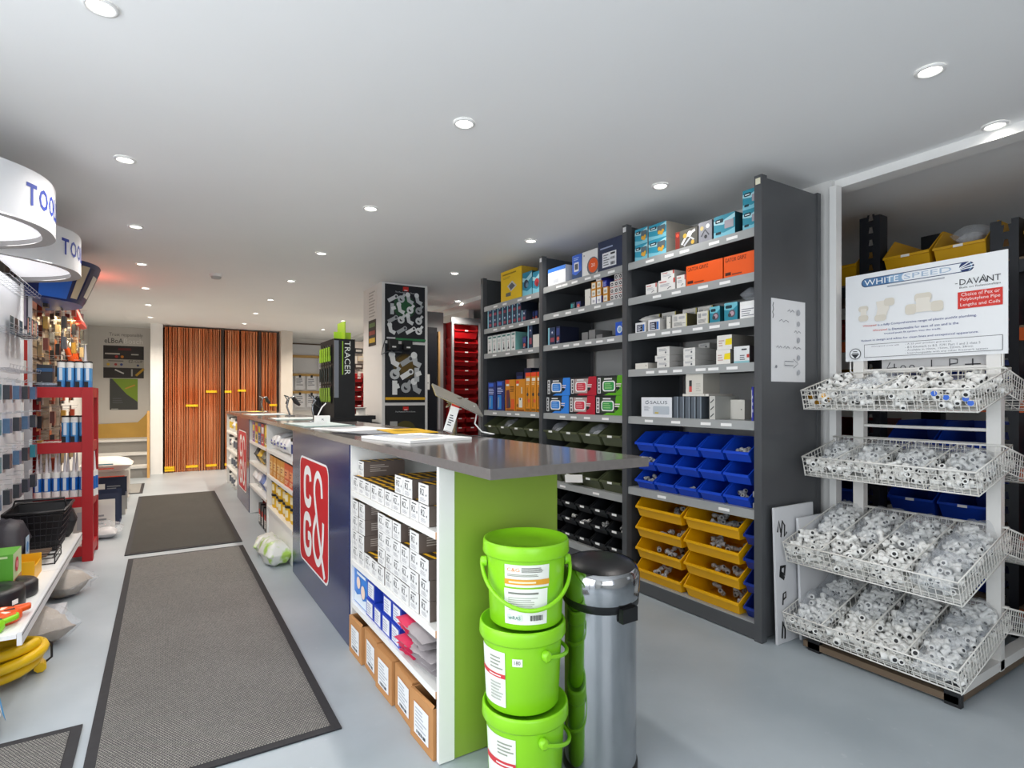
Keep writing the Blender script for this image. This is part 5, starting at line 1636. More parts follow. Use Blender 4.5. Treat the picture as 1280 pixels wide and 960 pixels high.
# ------------------------------------------------------------------ on and under the base shelf
ZB = .2625
t = thing('mesh_crate', 'black plastic mesh crate standing at the far end of the base shelf', 'crate', (-.655, 4.55, ZB))
BKP = M('151418', .4, var=.05)
mb = MB()
for s_ in (0, 1):
    pass
w0, w1, d0, d1, hh = .1, .14, .15, .21, .25
def ringpts(w_, d_, z): return [(-w_, -d_, z), (w_, -d_, z), (w_, d_, z), (-w_, d_, z)]
lo_, hi_ = ringpts(w0, d0, .004), ringpts(w1, d1, hh)
mb.add(lo_ + hi_, [(0, 1, 5, 4), (1, 2, 6, 5), (2, 3, 7, 6), (3, 0, 4, 7), (3, 2, 1, 0)], BKP)
mb.obj('basket', t)
MB().tube(ringpts(w1 + .004, d1 + .004, hh), .01, BKP, 6, closed=True).obj('rim', t)
g = MB()
for q in range(9):
    f = (q + .5) / 9
    for a, b_, c_, d_ in ((0, 1, 4, 5), (1, 2, 5, 6), (2, 3, 6, 7), (3, 0, 7, 4)):
        A, B_, C_, D_ = (Vector((lo_ + hi_)[k]) for k in (a, b_, c_, d_))
        p, q_ = A.lerp(B_, f), C_.lerp(D_, f)
        off = Vector((p.x, p.y, 0)).normalized() * .004
        g.tube([p + off, q_ + off], .003, M('242229', .35), 4)
        if q < 6:
            f2 = (q + .5) / 6
            g.tube([A.lerp(C_, f2) + off, B_.lerp(D_, f2) + off], .003, M('242229', .35), 4)
o = g.obj('mesh_ribs', t); o['kind'] = 'stuff'
MB().tube([(-.13, 0, hh), (-.12, 0, hh + .05), (.12, 0, hh + .05), (.13, 0, hh)], .008, BKP, 6).obj('handle', t)
t = thing('dark_holdall', 'black holdall behind the mesh crate by the red rack', 'bag', (-.6, 4.81, ZB))
pillow(.2, .12, .22, M('1b1a20', .5, bump=.3), seed=12).obj('bag', t)
t = thing('grey_bundle', 'dark grey bundle with blue label on the base shelf at the left edge', 'bag', (-.72, 4.08, ZB))
pillow(.15, .3, .26, M('2f2d36', .5, var=.1, bump=.4), seed=13).obj('bag', t)
printed(MB(), [('r', 0, 0, 1, 1, 'b9d0e4'), ('d', .5, .5, .03, '4d8ac8')], .1, .12, z0=.05).xf(Matrix.Translation((.078, 0, 0)) @ Matrix.Rotation(PX, 4, 'Z')).obj('label', t)
t = thing('wire_tray', 'flat black wire tray holding brown slats before the mesh crate', 'tray', (-.66, 4.16, ZB))
mb = MB()
for q in range(6):
    mb.tube([(-.12 + q * .05, -.1, .035), (-.12 + q * .05, .13, .035)], .003, BKP, 4)
for z in (.004, .035, .06):
    mb.tube([(-.13, -.1, z), (.14, -.1, z), (.14, .13, z), (-.13, .13, z)], .0035, BKP, 4, closed=True)
for x, y in ((-.13, -.1), (.14, -.1), (.14, .13), (-.13, .13)):
    mb.tube([(x, y, 0), (x, y, .062)], .0035, BKP, 4)
o = mb.obj('wire_frame', t)
for q in range(4):
    MB().box(-.11, .1, -.08 + q * .05, -.04 + q * .05, .0395, .05, M('6a5648', .6, var=.1)).obj('slat', t)
t = thing('yellow_bin', 'low yellow open box beside the green carton on the base shelf', 'bin', (-.66, 3.84, ZB))
YL = M('eab01c', .4)
MB().box(-.1, .1, -.1, -.094, 0, .1, YL).box(-.1, .1, .094, .1, 0, .1, YL).box(-.1, -.094, -.094, .094, 0, .1, YL).box(.094, .1, -.094, .094, 0, .07, YL).box(-.094, .094, -.094, .094, 0, .006, YL).obj('bin_body', t)
t = thing('green_carton', 'bright green carton with white print and red flower on the base shelf', 'carton', (-.7, 3.58, ZB + .0))
MB().box(-.1, .1, -.09, .09, 0, .075, CARD).obj('lower_carton', t)
MB().box(-.1, .1, -.09, .09, .0755, .2, M('5aa82c', .4, var=.04), right=M('cfe2b0', .5)).obj('carton', t)
printed(MB(), [('r', .45, .35, .55, .6, 'f0f4e8'), ('r', .66, .35, .75, .6, 'f0f4e8'), ('r', .45, .55, .75, .62, 'f0f4e8'), ('r', .05, .86, .9, .94, 'c8e0a8')], .2, .125, z0=.0755, y=-.0905).obj('front_print', t)
printed(MB(), [('d', .4, .5, .035, 'd83a4a'), ('d', .4, .5, .018, 'f0a0a8')], .18, .125, z0=.0755).xf(Matrix.Translation((.101, 0, 0)) @ Matrix.Rotation(PX, 4, 'Z')).obj('side_print', t)


def coil(r0, r_, turns, mat, n=40):
    path = []
    for q in range(n * turns):
        th = 2 * PI * q / n
        k = q / n
        rr_ = r0 - .028 * (.5 + .5 * math.sin(k * 2.6)) + .004 * math.sin(k * 5)
        path.append((rr_ * math.cos(th), rr_ * math.sin(th), r_ + 1.75 * r_ * k + .012 * math.sin(th + k) * min(1, k)))
    return MB().tube(path, r_, mat, 8)


for k, (x, y, c_, nm, z) in enumerate(((-.66, 3.33, '1b1b1f', 'black flat reel', .09), (-.62, 3.5, '232326', 'second black reel behind it', .07))):
    t = thing('tape_reel', ('large black reel lying on the nearer base shelf', 'second black reel lying behind the large black one')[k], 'reel', (x, y, ZB))
    MB().lathe([(.03, .0), (.125 - .02 * k, .0), (.13 - .02 * k, .01), (.13 - .02 * k, z - .01), (.122 - .02 * k, z), (.04, z), (.03, z - .02), (.03, 0)], M(c_, .4, var=.06), 28, close_ends=False).obj('reel_body', t)
    if k == 0:
        MB().box(.129, .1312, -.03, .0, .03, .05, PAPER).xf(Matrix.Rotation(-.5, 4, 'Z')).obj('white_mark', t)
for k, (y, c_, nm) in enumerate(((3.12, 'ee5a14', 'orange'), (3.0, '8fd81e', 'lime green'))):
    t = thing('cable_reel', f'{nm} cased measuring reel on the near end of the base shelf', 'reel', (-.585 + .0 * k - .02 * k, y, ZB), .3)
    MB().lathe([(.0, .0), (.068 - .012 * k, .0), (.078 - .014 * k, .012), (.078 - .014 * k, .035), (.066 - .012 * k, .045)], M(c_, .4, var=.04), 24).obj('case', t)
    m_ = MB()
    for q in range(6):
        th = q * PI / 3
        m_.add([(.02 * math.cos(th - .3), .02 * math.sin(th - .3), .0456), (.055 * math.cos(th - .2), .055 * math.sin(th - .2), .0456), (.055 * math.cos(th + .2), .055 * math.sin(th + .2), .0456), (.02 * math.cos(th + .3), .02 * math.sin(th + .3), .0456)], [(0, 1, 2, 3)], P('f2ead8' if q % 2 else '2a2a2c'))
    m_.obj('face_print', t)
    MB().tube([(.05, .0, .03), (.1, .02, .035), (.11, .06, .03), (.06, .06, .03)], .012, M(c_, .4), 6).obj('grip', t)

t = thing('yellow_hose_coil', 'coil of thick yellow hose on the floor under the base shelf', 'hose', (-.60, 3.17, .001))
coil(.158, .0225, 3, M('e9bd0c', .35, var=.05)).obj('hose', t)
MB().tube([(.135, .05, .01), (.176, .06, .04), (.176, .06, .1), (.15, .05, .13), (.118, .045, .09)], .005, M('18181a', .4), 6).obj('black_tie', t)
SAND = M('b3a594', .6, var=.1, scale=60, bump=.2)
for k, (x, y, s_, lab) in enumerate(((-.525, 3.55, .165, 'plump clear bag of pale sand on the floor by the base shelf'), (-.515, 4.33, .15, 'crumpled clear bag with pale contents on the floor near the red rack'))):
    t = thing('sand_bag', lab, 'bag', (x, y, .001), .5 - k)
    pillow(s_ * 1.3, s_ * 1.5, s_ * .95, SAND, seed=15 + k, amp_=.3).obj('contents', t)
    f_ = pillow(s_ * 1.7, s_ * 1.7, s_ * 1.02, FILM, seed=17 + k, amp_=.4, pinch=.3)
    f_.obj('film', t)
t = thing('wrapped_pack', 'flat white wrapped pack under the base shelf edge', 'pack', (-.53, 3.93, .001))
MB().box(-.07, .07, -.1, .1, 0, .045, M('d0d2d8', .4)).obj('pack', t)
t = thing('compound_sack', 'white sack with black and blue print at the left edge of the picture', 'sack', (-.61, 2.70, .001), .25)
pillow(.2, .3, .2, M('e6e8ea', .35, var=.06, bump=.3), seed=33, amp_=.2).obj('sack', t)
printed(MB(), [('r', 0, 0, 1, 1, 'e9ecf0'), ('r', 0, .6, 1, 1, '26282e'), ('r', 0, .0, 1, .2, '3a9ad8'), ('l', .1, .25, .9, .55, 3, '7d8490')], .22, .16).xf(Matrix.Translation((.115, 0, .06)) @ Matrix.Rotation(PX, 4, 'Z') @ Matrix.Rotation(-.3, 4, 'X')).obj('printed_band', t)
t = thing('white_sack', 'plain white sack standing behind the printed one at the left edge', 'sack', (-.66, 2.90, .001), .1)
pillow(.17, .13, .34, M('e9e9e8', .4, bump=.3), seed=35).obj('sack', t)

# goods on the floor beyond the red rack
t = thing('cement_bag', 'white printed bag lying on top of boxes before the stairs', 'bag', (-.56, 8.15, .33))
pillow(.5, .42, .17, M('e6e2da', .4, var=.05, bump=.2), seed=44, amp_=.15).obj('bag', t)
printed(MB(), [('l', .1, .6, .8, .9, 1, '4d8a9a'), ('l', .1, .1, .9, .4, 1, 'c0503a')], .3, .1, z0=.03, y=-.212).obj('print', t)
for k, (x, y, w_, d_, z, h_, c_, lab) in enumerate((
        (-.58, 8.2, .45, .4, .001, .328, 'd8d4cc', 'pale carton under the white printed bag'),
        (-.56, 7.6, .36, .3, .001, .3, 'c8502c', 'orange and black box before the pale carton'),
        (-.50, 7.0, .34, .3, .2, .16, '1b2238', 'navy box resting on a grey carton'),
        (-.50, 7.0, .34, .36, .001, .198, 'a8a6a2', 'grey carton under the navy box'),
        (-.5, 6.5, .3, .3, .001, .3, '2a3450', 'dark blue carton on the floor beyond the red rack'),
        (-.52, 6.1, .28, .3, .001, .26, 'dcdad6', 'white carton on the floor beyond the red rack'))):
    place('stock_carton', lab, 'carton', ('stk', k), boxy(w_, h_, d_, c_, [('r', .1, .2, .5, .8, 'e8e4dc' if k != 5 else 'b9bdc4'), ('l', .55, .3, .9, .7, 3, '8a8c90')]), (x + w_ * 0, y, z), 0, 'cartons on the floor beyond the red rack')
t = thing('clear_bag', 'clear crumpled bag on the floor just past the red rack', 'bag', (-.42, 5.95, .001))
pillow(.24, .26, .13, FILM, seed=48, amp_=.4).obj('film', t)
pillow(.16, .18, .08, M('d6d6d8', .4, var=.1, bump=.3), seed=49).obj('contents', t)
# ================================================================== wire basket stand and the stockroom behind it
POST = M('e8e6e2', .4, var=.03)
SXP = 3.03                                    # stand posts
SY0, SY1 = .965, 1.515
t = thing('basket_stand', 'white two post display stand carrying four wire baskets of pipe fittings', 'display stand', (SXP, 1.24, 0))
for y in (SY0, SY1):
    wpart('post', MB().box(SXP - .02, SXP + .02, y - .025, y + .025, .04, 1.82, POST), t)
    wpart('foot', MB().box(SXP - .4, SXP + .4, y - .025, y + .025, .045, .085, POST), t)
    wpart('foot_cap', MB().box(SXP - .42, SXP - .395, y - .028, y + .028, .0, .09, BLACK), t)
for z in (1.335, 1.06, .80, .12):
    wpart('crossbar', MB().tube([(SXP - .005, SY0, z), (SXP - .005, SY1, z)], .008, POST, 8), t)
wpart('base_board', MB().box(SXP - .42, SXP + .3, SY0 - .02, SY1 + .05, .012, .04, M('6b5a48', .7, var=.1)), t)


def basket_frame(x_front, z_front, x_back, z_back, hgt, y0, y1):
    """local axes: origin at front lower edge middle, +y depth, x along; tilted by placing"""
    dep = math.hypot(x_back - x_front, z_back - z_front)
    return dep


BASK = [  # front x, front rim z, depth, tilt, rim height, label
    (2.70, 1.235, .38, .24, .098, 'top'),
    (2.71, .905, .385, .24, .1, 'second'),
    (2.55, .500, .52, .29, .105, 'third'),
    (2.55, .162, .52, .29, .1, 'lowest')]
BY0, BY1 = .925, 1.632
NDIV = [(.22, .46, .70), (.22, .47, .74), (.25, .50, .74), (.26, .5, .74)]
RF = random.Random(21)


def bars(p, q, n, a0, a1, r_, mb, skip=False):
    for k in range(n + 1):
        f = k / n
        A = Vector(p).lerp(Vector(q), f)
        mb.tube([A + Vector(a0), A + Vector(a1)], r_, WIRE, 4, smooth=False)


for bi, (xf, zf, dep, tilt, hg, nm) in enumerate(BASK):
    w_ = BY1 - BY0
    M_ = Matrix.Translation((xf, (BY0 + BY1) / 2, zf)) @ Matrix.Rotation(FX, 4, 'Z') @ Matrix.Rotation(tilt, 4, 'X')
    for face in (0, 1):
        if face:       # the matching basket hung on the far side of the stand
            MM = Matrix.Translation((2 * SXP, 0, 0)) @ Matrix.Scale(-1, 4, (1, 0, 0)) @ M_
            MM = Matrix.Translation((2 * SXP - xf + .02, (BY0 + BY1) / 2, zf)) @ Matrix.Rotation(PX, 4, 'Z') @ Matrix.Rotation(tilt, 4, 'X')
        else:
            MM = M_
        lab = f'white wire basket full of pipe fittings, {nm} of the four facing the aisle' if not face else f'white wire basket on the far side of the stand, {nm} of four'
        t = put('wire_basket', None)
        t.matrix_world = MM
        tag(t, lab, 'basket', 'wire baskets on the stand')
        X0, X1 = -w_ / 2, w_ / 2
        rim = MB().tube([(X0, 0, 0), (X1, 0, 0), (X1, dep, 0), (X0, dep, 0)], .0042, WIRE, 6, closed=True)
        rim.tube([(X0, .012, -hg), (X1, .012, -hg), (X1, dep - .005, -hg), (X0, dep - .005, -hg)], .0035, WIRE, 6, closed=True)
        rim.obj('rim', t)
        g = MB()
        nx, ny = 26, int(dep / .026)
        bars((X0, 0, 0), (X1, 0, 0), nx, (0, 0, 0), (0, .012, -hg), .0017, g)
        bars((X0, dep, 0), (X1, dep, 0), nx, (0, 0, 0), (0, -.005, -hg), .0017, g)
        bars((X0, .004, 0), (X0, dep, 0), ny, (0, 0, 0), (0, 0, -hg), .0017, g)
        bars((X1, .004, 0), (X1, dep, 0), ny, (0, 0, 0), (0, 0, -hg), .0017, g)
        for q in range(1, 4):
            z = -hg * q / 4
            g.tube([(X0, .012 * q / 4, z), (X1, .012 * q / 4, z), (X1, dep, z), (X0, dep, z)], .0018, WIRE, 4, closed=True, smooth=False)
        for q in range(1, int(dep / .05)):
            g.tube([(X0, q * .05, -hg), (X1, q * .05, -hg)], .0016, WIRE, 4, smooth=False)
        bars((X0, .012, -hg), (X1, .012, -hg), 13, (0, 0, 0), (0, dep - .017, 0), .0016, g)
        o = g.obj('wire_grid', t)
        o['kind'] = 'stuff'
        for f in NDIV[bi]:
            d_ = MB()
            x = X1 - f * w_ if False else X0 + f * w_
            d_.tube([(x, 0, -.002), (x, dep, -.002)], .0036, WIRE, 6)
            bars((x, .02, 0), (x, dep - .02, 0), ny // 2 * 1, (0, 0, 0), (0, 0, -hg), .0015, d_)
            d_.tube([(x, 0, -hg * .5), (x, dep, -hg * .5)], .0016, WIRE, 4)
            d_.obj('divider', t)
        if face:
            f_ = pillow(w_ * .9, dep * .85, hg * 1.1, FILM, seed=130 + bi, amp_=.4)
            tb = put('parts_bag', None); tb.matrix_world = MM @ Matrix.Translation((0, dep / 2, -hg + .004))
            tag(tb, f'clear bag of parts in the far side basket, {nm} of four', 'bag', 'bags in the far side baskets')
            f_.obj('film', tb)
            pillow(w_ * .7, dep * .6, hg * .7, M('cfcfcc', .5, var=.2, scale=50, bump=.5), seed=140 + bi).obj('contents', tb)
            continue
        # contents
        cuts = [0] + list(NDIV[bi]) + [1]
        place_n = {0: (24, 10, 30, 30), 1: (16, 13, 14, 18), 2: (18, 28, 34, 0), 3: (4, 26, 24, 5)}[bi]
        bags = {0: {1: 2}, 1: {0: 1, 1: 1, 2: 1, 3: 1}, 2: {0: 1, 1: 1, 2: 1, 3: 3}, 3: {0: 2, 1: 1, 2: 1, 3: 3}}[bi]
        for c in range(4):
            a, b_ = X0 + cuts[c] * w_ + .018, X0 + cuts[c + 1] * w_ - .018
            cn = ORD[c]
            # a board lining the bottom so that nothing falls through
            liner = MB().box(a - .012, b_ + .012, .02, dep - .015, -hg + .003, -hg + .006, M('e4e4e0', .5))
            liner.obj('liner', t)
            n = place_n[c]
            if n:
                pile = MB()
                full = c not in bags
                for q in range(34 if bi < 2 else 46):
                    yy = .03 + (dep - .07) * RF.random() * (1 if full or bi == 0 else .55)
                    pile.merge(fit_geo(RF.choice(('cw', 'ew', 'tw')))(), Matrix.Translation((RF.uniform(a, b_), yy, -hg + .02 + RF.random() * hg * (.6 if bi in (0, 2) else .3))) @ Matrix.Rotation(RF.uniform(0, 6), 4, 'Z') @ Matrix.Rotation(RF.uniform(-.6, .6), 4, 'Y'))
                tp = pile.obj('fitting_pile')
                tp.matrix_world = MM
                tag(tp, f'loose heap of white fittings, {nm} basket, {cn} section from the left', 'fittings', None, 'stuff')
            for q in range(n):
                fr_ = RF.random()
                yy = .022 + (dep - .06) * (fr_ ** 1.5) * (.65 if bi > 1 and c in bags else 1.0)
                lay = RF.random()
                zz = -hg + .022 + lay * (hg * .82 if bi in (0, 2) else hg * .55)
                p = MM @ Vector((RF.uniform(a, b_), yy, zz))
                gold = bi == 0 and c == 0 and q % 4 == 0
                kind = RF.choice(('cw', 'ew', 'tw'))
                pos = 'on top of the heap' if lay > .66 else 'behind the front wires' if yy < dep * .3 else 'deep in the heap'
                fitting(p, f'white {KN(kind)} {pos}, {nm} basket, {cn} section from the left', f'{KN(kind)}s {pos}, {nm} basket, {cn} section', kind, RF.choice((.85, 1.0, 1.12)) * (1.12 if bi == 3 else 1), RF)
                if gold and q < 20:
                    o = put('brass_insert', None, None, MM @ Vector((RF.uniform(a, b_), .02 + .01 * RF.random(), -hg + .02 + .05 * RF.random())), rot=(PI / 2 + RF.uniform(-.5, .5), RF.uniform(-1, 1), RF.uniform(-.4, .4) + FX))
                    tag(o, 'brass threaded insert among fittings at the left end of the top basket', 'pipe fitting', 'brass inserts in the top basket')
                    MB().tube([(0, 0, -.011), (0, 0, .011)], .011, M('b98a2a', .3, .9), 8).obj('insert', o)
                if bi == 0 and c == 3 and q % 8 == 3:
                    o = put('stop_end_fitting', None, None, MM @ Vector((RF.uniform(a, b_), .016, -hg + .02 + .06 * RF.random())), rot=(PI / 2, 0, FX))
                    tag(o, 'white stop end with bright blue face at the right end of the top basket', 'pipe fitting', 'blue faced stop ends in the top basket')
                    MB().tube([(0, 0, -.012), (0, 0, .012)], .0125, M('f0f0ee', .4), 10).obj('cap', o)
                    MB().tube([(0, 0, .0122), (0, 0, .0135)], .0115, M('2a6ad8', .4), 10).obj('blue_face', o)
            for k in range(bags.get(c, 0)):
                bw = (b_ - a) * (.95 if bags[c] < 3 else .9)
                yb = dep * ((.72 if bi > 1 else .6) if bags[c] == 1 else (.3 + .42 * k if bags[c] == 2 else .2 + .3 * k))
                bd = dep * (.5 if bags[c] == 1 else .36)
                hb = hg * (1.15 if bi > 1 else .95)
                tb = put('parts_bag', None)
                tb.matrix_world = MM @ Matrix.Translation(((a + b_) / 2, yb, -hg + .007)) @ Matrix.Rotation(RF.uniform(-.25, .25), 4, 'Z')
                tag(tb, f'clear bag of fittings, {nm} basket, {cn} section from the left' + (f', {ORD[k]} from front' if bags[c] > 1 else ''), 'bag', 'bags of fittings in the baskets')
                cm = MB()
                for q in range(int(16 + 1500 * bw * bd)):
                    u, v = RF.uniform(-.42, .42), RF.uniform(-.42, .42)
                    ff = fit_geo(RF.choice(('cw', 'ew')), .95)()
                    cm.merge(ff, Matrix.Translation((u * bw, v * bd, .02 + RF.random() * hb * .75 * (1 - 2 * max(abs(u), abs(v)) ** 2))) @ Matrix.Rotation(RF.uniform(0, 6), 4, 'Z') @ Matrix.Rotation(RF.uniform(-.6, .6), 4, 'Y'))
                o = cm.obj('contents', tb)
                o['kind'] = 'stuff'
                pillow(bw * 1.05, bd * 1.2, hb * 1.12, FILM, seed=150 + bi * 12 + c * 3 + k, nx=14, ny=14, amp_=.5, pinch=.35).obj('film', tb)

# the sign over the baskets
SGX = SXP - .025
sg0, sg1, sz0, sz1 = .915, 1.575, 1.385, 1.822
t = thing('product_sign', 'white WHITESPEED sign board fixed above the wire baskets', 'sign', (SGX, (sg0 + sg1) / 2, sz0), FX)
W_, H_ = sg1 - sg0, sz1 - sz0
MB().box(-W_ / 2, W_ / 2, 0, .006, 0, H_, M('eef0f2', .35, var=.01)).obj('board', t)
body = [('rr', .118, .845, .825, .945, .0215, '1b2d5a'), ('rr', .124, .852, .8, .938, .0185, '4d78a6'), ('rr', .3, .853, .815, .937, .018, '8fb0cf'), ('rr', .395, .853, .77, .937, .018, 'eef1f5'),
        ('d', .775, .896, .0215, '1f3266'), ('p', [(.735, .885), (.8, .945), (.808, .94), (.74, .88)], 'eef1f5'), ('p', [(.735, .88), (.82, .92), (.824, .91), (.738, .874)], 'eef1f5'), ('p', [(.735, .873), (.825, .89), (.824, .88), (.735, .867)], 'eef1f5'),
        ('t', 'WHITE', .14, .862, .375, .925, 'f6f8fa'), ('t', 'SPEED', .41, .868, .7, .922, 'a9bdd4'), ('l', .3, .8, .84, .835, 1, 'b0b4bc'),
        ('t', 'DAVANT', .745, .715, .965, .775, '34363c'), ('s', [(.852, .715), (.876, .79), (.895, .715)], .004, '34363c'), ('l', .72, .73, .738, .745, 1, '6a6c70'), ('t', 'Built on Relationships', .745, .675, .965, .7, '4a4c52'),
        ('r', .735, .475, .975, .645, 'd8352c'), ('t', 'Choice of Pex or', .755, .6, .96, .635, 'f8ecea'), ('t', 'Polybutylene Pipe', .75, .545, .962, .585, 'f8ecea'), ('t', 'Lengths and Coils', .75, .49, .962, .53, 'f8ecea'),
        ('t', 'Whitespeed', .13, .385, .225, .41, 'd8352c'), ('t', 'is a fully Comprehensive range of plastic pushfit plumbing.', .235, .38, .84, .41, '2a3a86'),
        ('t', 'Whitespeed', .2, .325, .3, .35, 'd8352c'), ('t', 'is Demountable for ease of use and is the', .31, .325, .74, .35, '2a3a86'), ('t', 'trusted push fit system into the trade.', .28, .28, .64, .305, '2a3a86'),
        ('t', 'Robust in design and white for clean lines and exceptional appearance.', .12, .215, .85, .243, '2a3a86'),
        ('r', .14, .035, .975, .185, '3a3c44'), ('r', .143, .0395, .972, .1805, 'eef0f2'),
        ('t', 'Whitespeed comes with', .19, .147, .38, .165, '6a6c78'), ('t', '- A 25 year product guarantee', .42, .147, .7, .168, '6a6c78'), ('t', '- B S Kitemark to B.S. 7291 Part 1 and 2 class S', .42, .113, .86, .135, '6a6c78'),
        ('t', '- Available in 10mm, 15mm, 22mm, 28mm', .42, .08, .82, .102, '6a6c78'), ('t', '- Interchangeable with any other Kitemark system', .42, .047, .9, .069, '6a6c78'),
        ('d', .075, .085, .028, '2a2c32'), ('d', .075, .085, .0245, 'eef0f2'), ('p', [(.045, .082), (.105, .082), (.075, .03)], '2a2c32'), ('r', .052, .088, .098, .096, '2a2c32'), ('r', .06, .108, .09, .117, '2a2c32')]
IV, IV2 = 'ddd6c8', 'e9e3d8'
body += [('rr', .1, .565, .17, .63, .012, IV), ('rr', .115, .5, .158, .6, .006, IV2), ('rr', .1, .455, .17, .525, .012, IV),
               ('p', [(.225, .66), (.31, .67), (.315, .58), (.29, .46), (.22, .47), (.235, .58)], IV2), ('rr', .215, .44, .295, .51, .012, IV), ('rr', .28, .6, .35, .685, .012, IV),
               ('rr', .45, .49, .6, .58, .008, IV2), ('rr', .42, .475, .49, .585, .014, IV), ('rr', .58, .48, .655, .59, .014, IV), ('rr', .48, .6, .585, .69, .014, IV), ('rr', .49, .55, .575, .64, .006, IV2)]
printed(MB(), body, W_, H_, eps=.0002).obj('print', t)
for y in (.62 * .5, -.62 * .5):
    MB().tube([(y, .008, .02), (y, .008, -.05), (y * .92, .006, -.07)], .004, WIRE, 6).obj('bracket', t)
t = thing('handwritten_board', 'white strip with black handwriting behind the top basket', 'board', (SXP + .035, 1.2, 1.318), FX)
MB().box(-.23, .25, 0, .004, 0, .07, M('d4d4d4', .5)).obj('board', t)
printed(MB(), [('s', [(.08, .8), (.05, .4), (.14, .4)], .005, '2a2c32'), ('s', [(.12, .7), (.12, .15)], .005, '2a2c32'), ('d', .2, .4, .012, '2a2c32'), ('d', .2, .4, .008, 'd4d4d4'), ('d', .28, .4, .012, '2a2c32'), ('d', .28, .4, .008, 'd4d4d4'),
               ('s', [(.45, .85), (.45, .1)], .004, '2a2c32'), ('s', [(.6, .1), (.6, .85), (.66, .8), (.66, .55), (.6, .5)], .005, '2a2c32'), ('s', [(.72, .45), (.84, .45)], .005, '2a2c32'), ('s', [(.78, .8), (.78, .15)], .005, '2a2c32'), ('s', [(.92, .85), (.92, .1)], .004, '2a2c32')], .48, .07, x0=-.23).obj('handwriting', t)

# ------------------------------------------------------------------ pallet racking in the stockroom
RK = M('1d2026', .45, var=.05)
BEAM = M('b8501a', .45, var=.05)
KX = 3.62
UY = (.28, 1.06, 1.70, 2.75)
bay_n = 0
t = thing('pallet_racking', 'dark uprights with orange beams in the stockroom behind the baskets', 'racking', (KX + .4, 1.5, 0))
for k, y in enumerate(UY):
    u = MB()
    zt = 2.29 if k != 1 else 2.1
    yw = .115
    u.box(KX, KX + .004, y, y + .03, 0, zt, RK).box(KX, KX + .004, y + yw - .045, y + yw, 0, zt, RK)
    z = .05
    while z < zt - .03:          # front face pierced by keyholes
        u.box(KX, KX + .004, y + .03, y + yw - .045, z, z + .038, RK)
        u.poly([(KX, y + .03, z + .038), (KX, y + .037, z + .038), (KX, y + .043, z + .075), (KX, y + .03, z + .075)], RK)
        u.poly([(KX, y + yw - .045, z + .038), (KX, y + yw - .052, z + .038), (KX, y + yw - .058, z + .075), (KX, y + yw - .045, z + .075)], RK)
        z += .075
    u.box(KX + .004, KX + .09, y, y + .004, 0, zt, RK).box(KX + .004, KX + .09, y + yw - .004, y + yw, 0, zt, RK)
    wpart('upright', u, t)
    wpart('rear_upright', MB().box(KX + .8, KX + .88, y, y + yw, 0, 2.3, RK), t)
LV = (.16, .52, .86, 1.2, 1.56, 1.9)
for y0, y1 in zip(UY[:-1], UY[1:]):
    for z in LV:
        wpart('beam', MB().box(KX + .002, KX + .05, y0 + .116, y1 - .001, z - .075, z - .012, BEAM if z not in (1.9, ) else RK), t)
        wpart('deck', MB().box(KX + .004, KX + .86, y0 + .116, y1 - .001, z - .011, z, M('6a5a46', .7, var=.08)), t)
YB = []
for bi, (y0, y1) in enumerate(zip(UY[:-1], UY[1:])):
    a, b_ = y0 + .125, y1 - .01
    bn = ('right hand', 'middle', 'left hand')[bi]
    for li, z in enumerate(LV):
        col, cn = (('0f3fb0', 'blue'), ('0f3fb0', 'blue'), ('1347c0', 'blue'), ('1347c0', 'blue'), ('b02020', 'red'), ('d8a412', 'yellow'))[li]
        if bi == 0 and li < 5:
            col, cn = 'b31c1c', 'red'
        if bi == 2 and li in (2, 3, 4):
            col, cn = ('8d2020', 'red') if li != 3 else ('d8a412', 'yellow')
        n = 2
        wb = (b_ - a) / n - .006
        for c in range(n):
            storage_bin('storage_bin', f'{cn} bin on the stockroom racking, {bn} bay, {ORD[li]} level from the floor, {("right", "left")[c]} one', round(wb, 3), .5, .2 if li < 5 else .24, col, (KX + (.055 if li < 5 else .0), a + wb / 2 + c * (wb + .006) + .003, z + .001), group='bins on the stockroom racking', lip=.5, ycut=.3)
            if li == 5:
                continue
t = thing('loose_bag', 'clear bag of small parts on a yellow stockroom bin', 'bag', (KX + .16, 1.3, 2.04))
pillow(.16, .16, .1, FILM, seed=160).obj('film', t)
pillow(.12, .12, .06, M('bfc0c2', .4, var=.3, scale=60, bump=.5), seed=161).obj('contents', t)
# things seen between jamb and first basket
t = thing('hanging_yellow_bin', 'yellow bin high up just behind the white door jamb', 'bin', (3.62, 1.93, 1.9))
t2 = thing('amber_box', 'amber cardboard box low in the stockroom seen below the baskets at right', 'box', (3.45, .72, .45), FX)
MB().box(-.16, .16, 0, .25, 0, .32, M('c8641a', .5, var=.06)).obj('carton', t2)
MB().box(-.1, .2, -.04, .26, .325, .42, M('d9dade', .5, var=.04)).obj('wrapped_top', t2)
for o in list(t.children):
    pass
bpy.data.objects.remove(t)
MB_ = None
t = thing('stock_crate', 'dark crate on the stockroom floor carrying the amber box', 'crate', (3.45, .72, 0), FX)
MB().box(-.2, .2, -.03, .3, .001, .449, M('23262c', .6, var=.05)).obj('crate_body', t)
# ================================================================== pillar posters, pipes and the far end
def poster(name, label, x, y, z0, w_, h_, spec, rz=0.0, cat='poster', th=.003):
    t = thing(name, label, cat, (x, y, z0), rz)
    MB().box(-w_ / 2, w_ / 2, -th, 0, 0, h_, P(spec[0])).obj('sheet', t)
    printed(MB(), spec[1:], w_, h_, y=-th).obj('print', t)
    return t


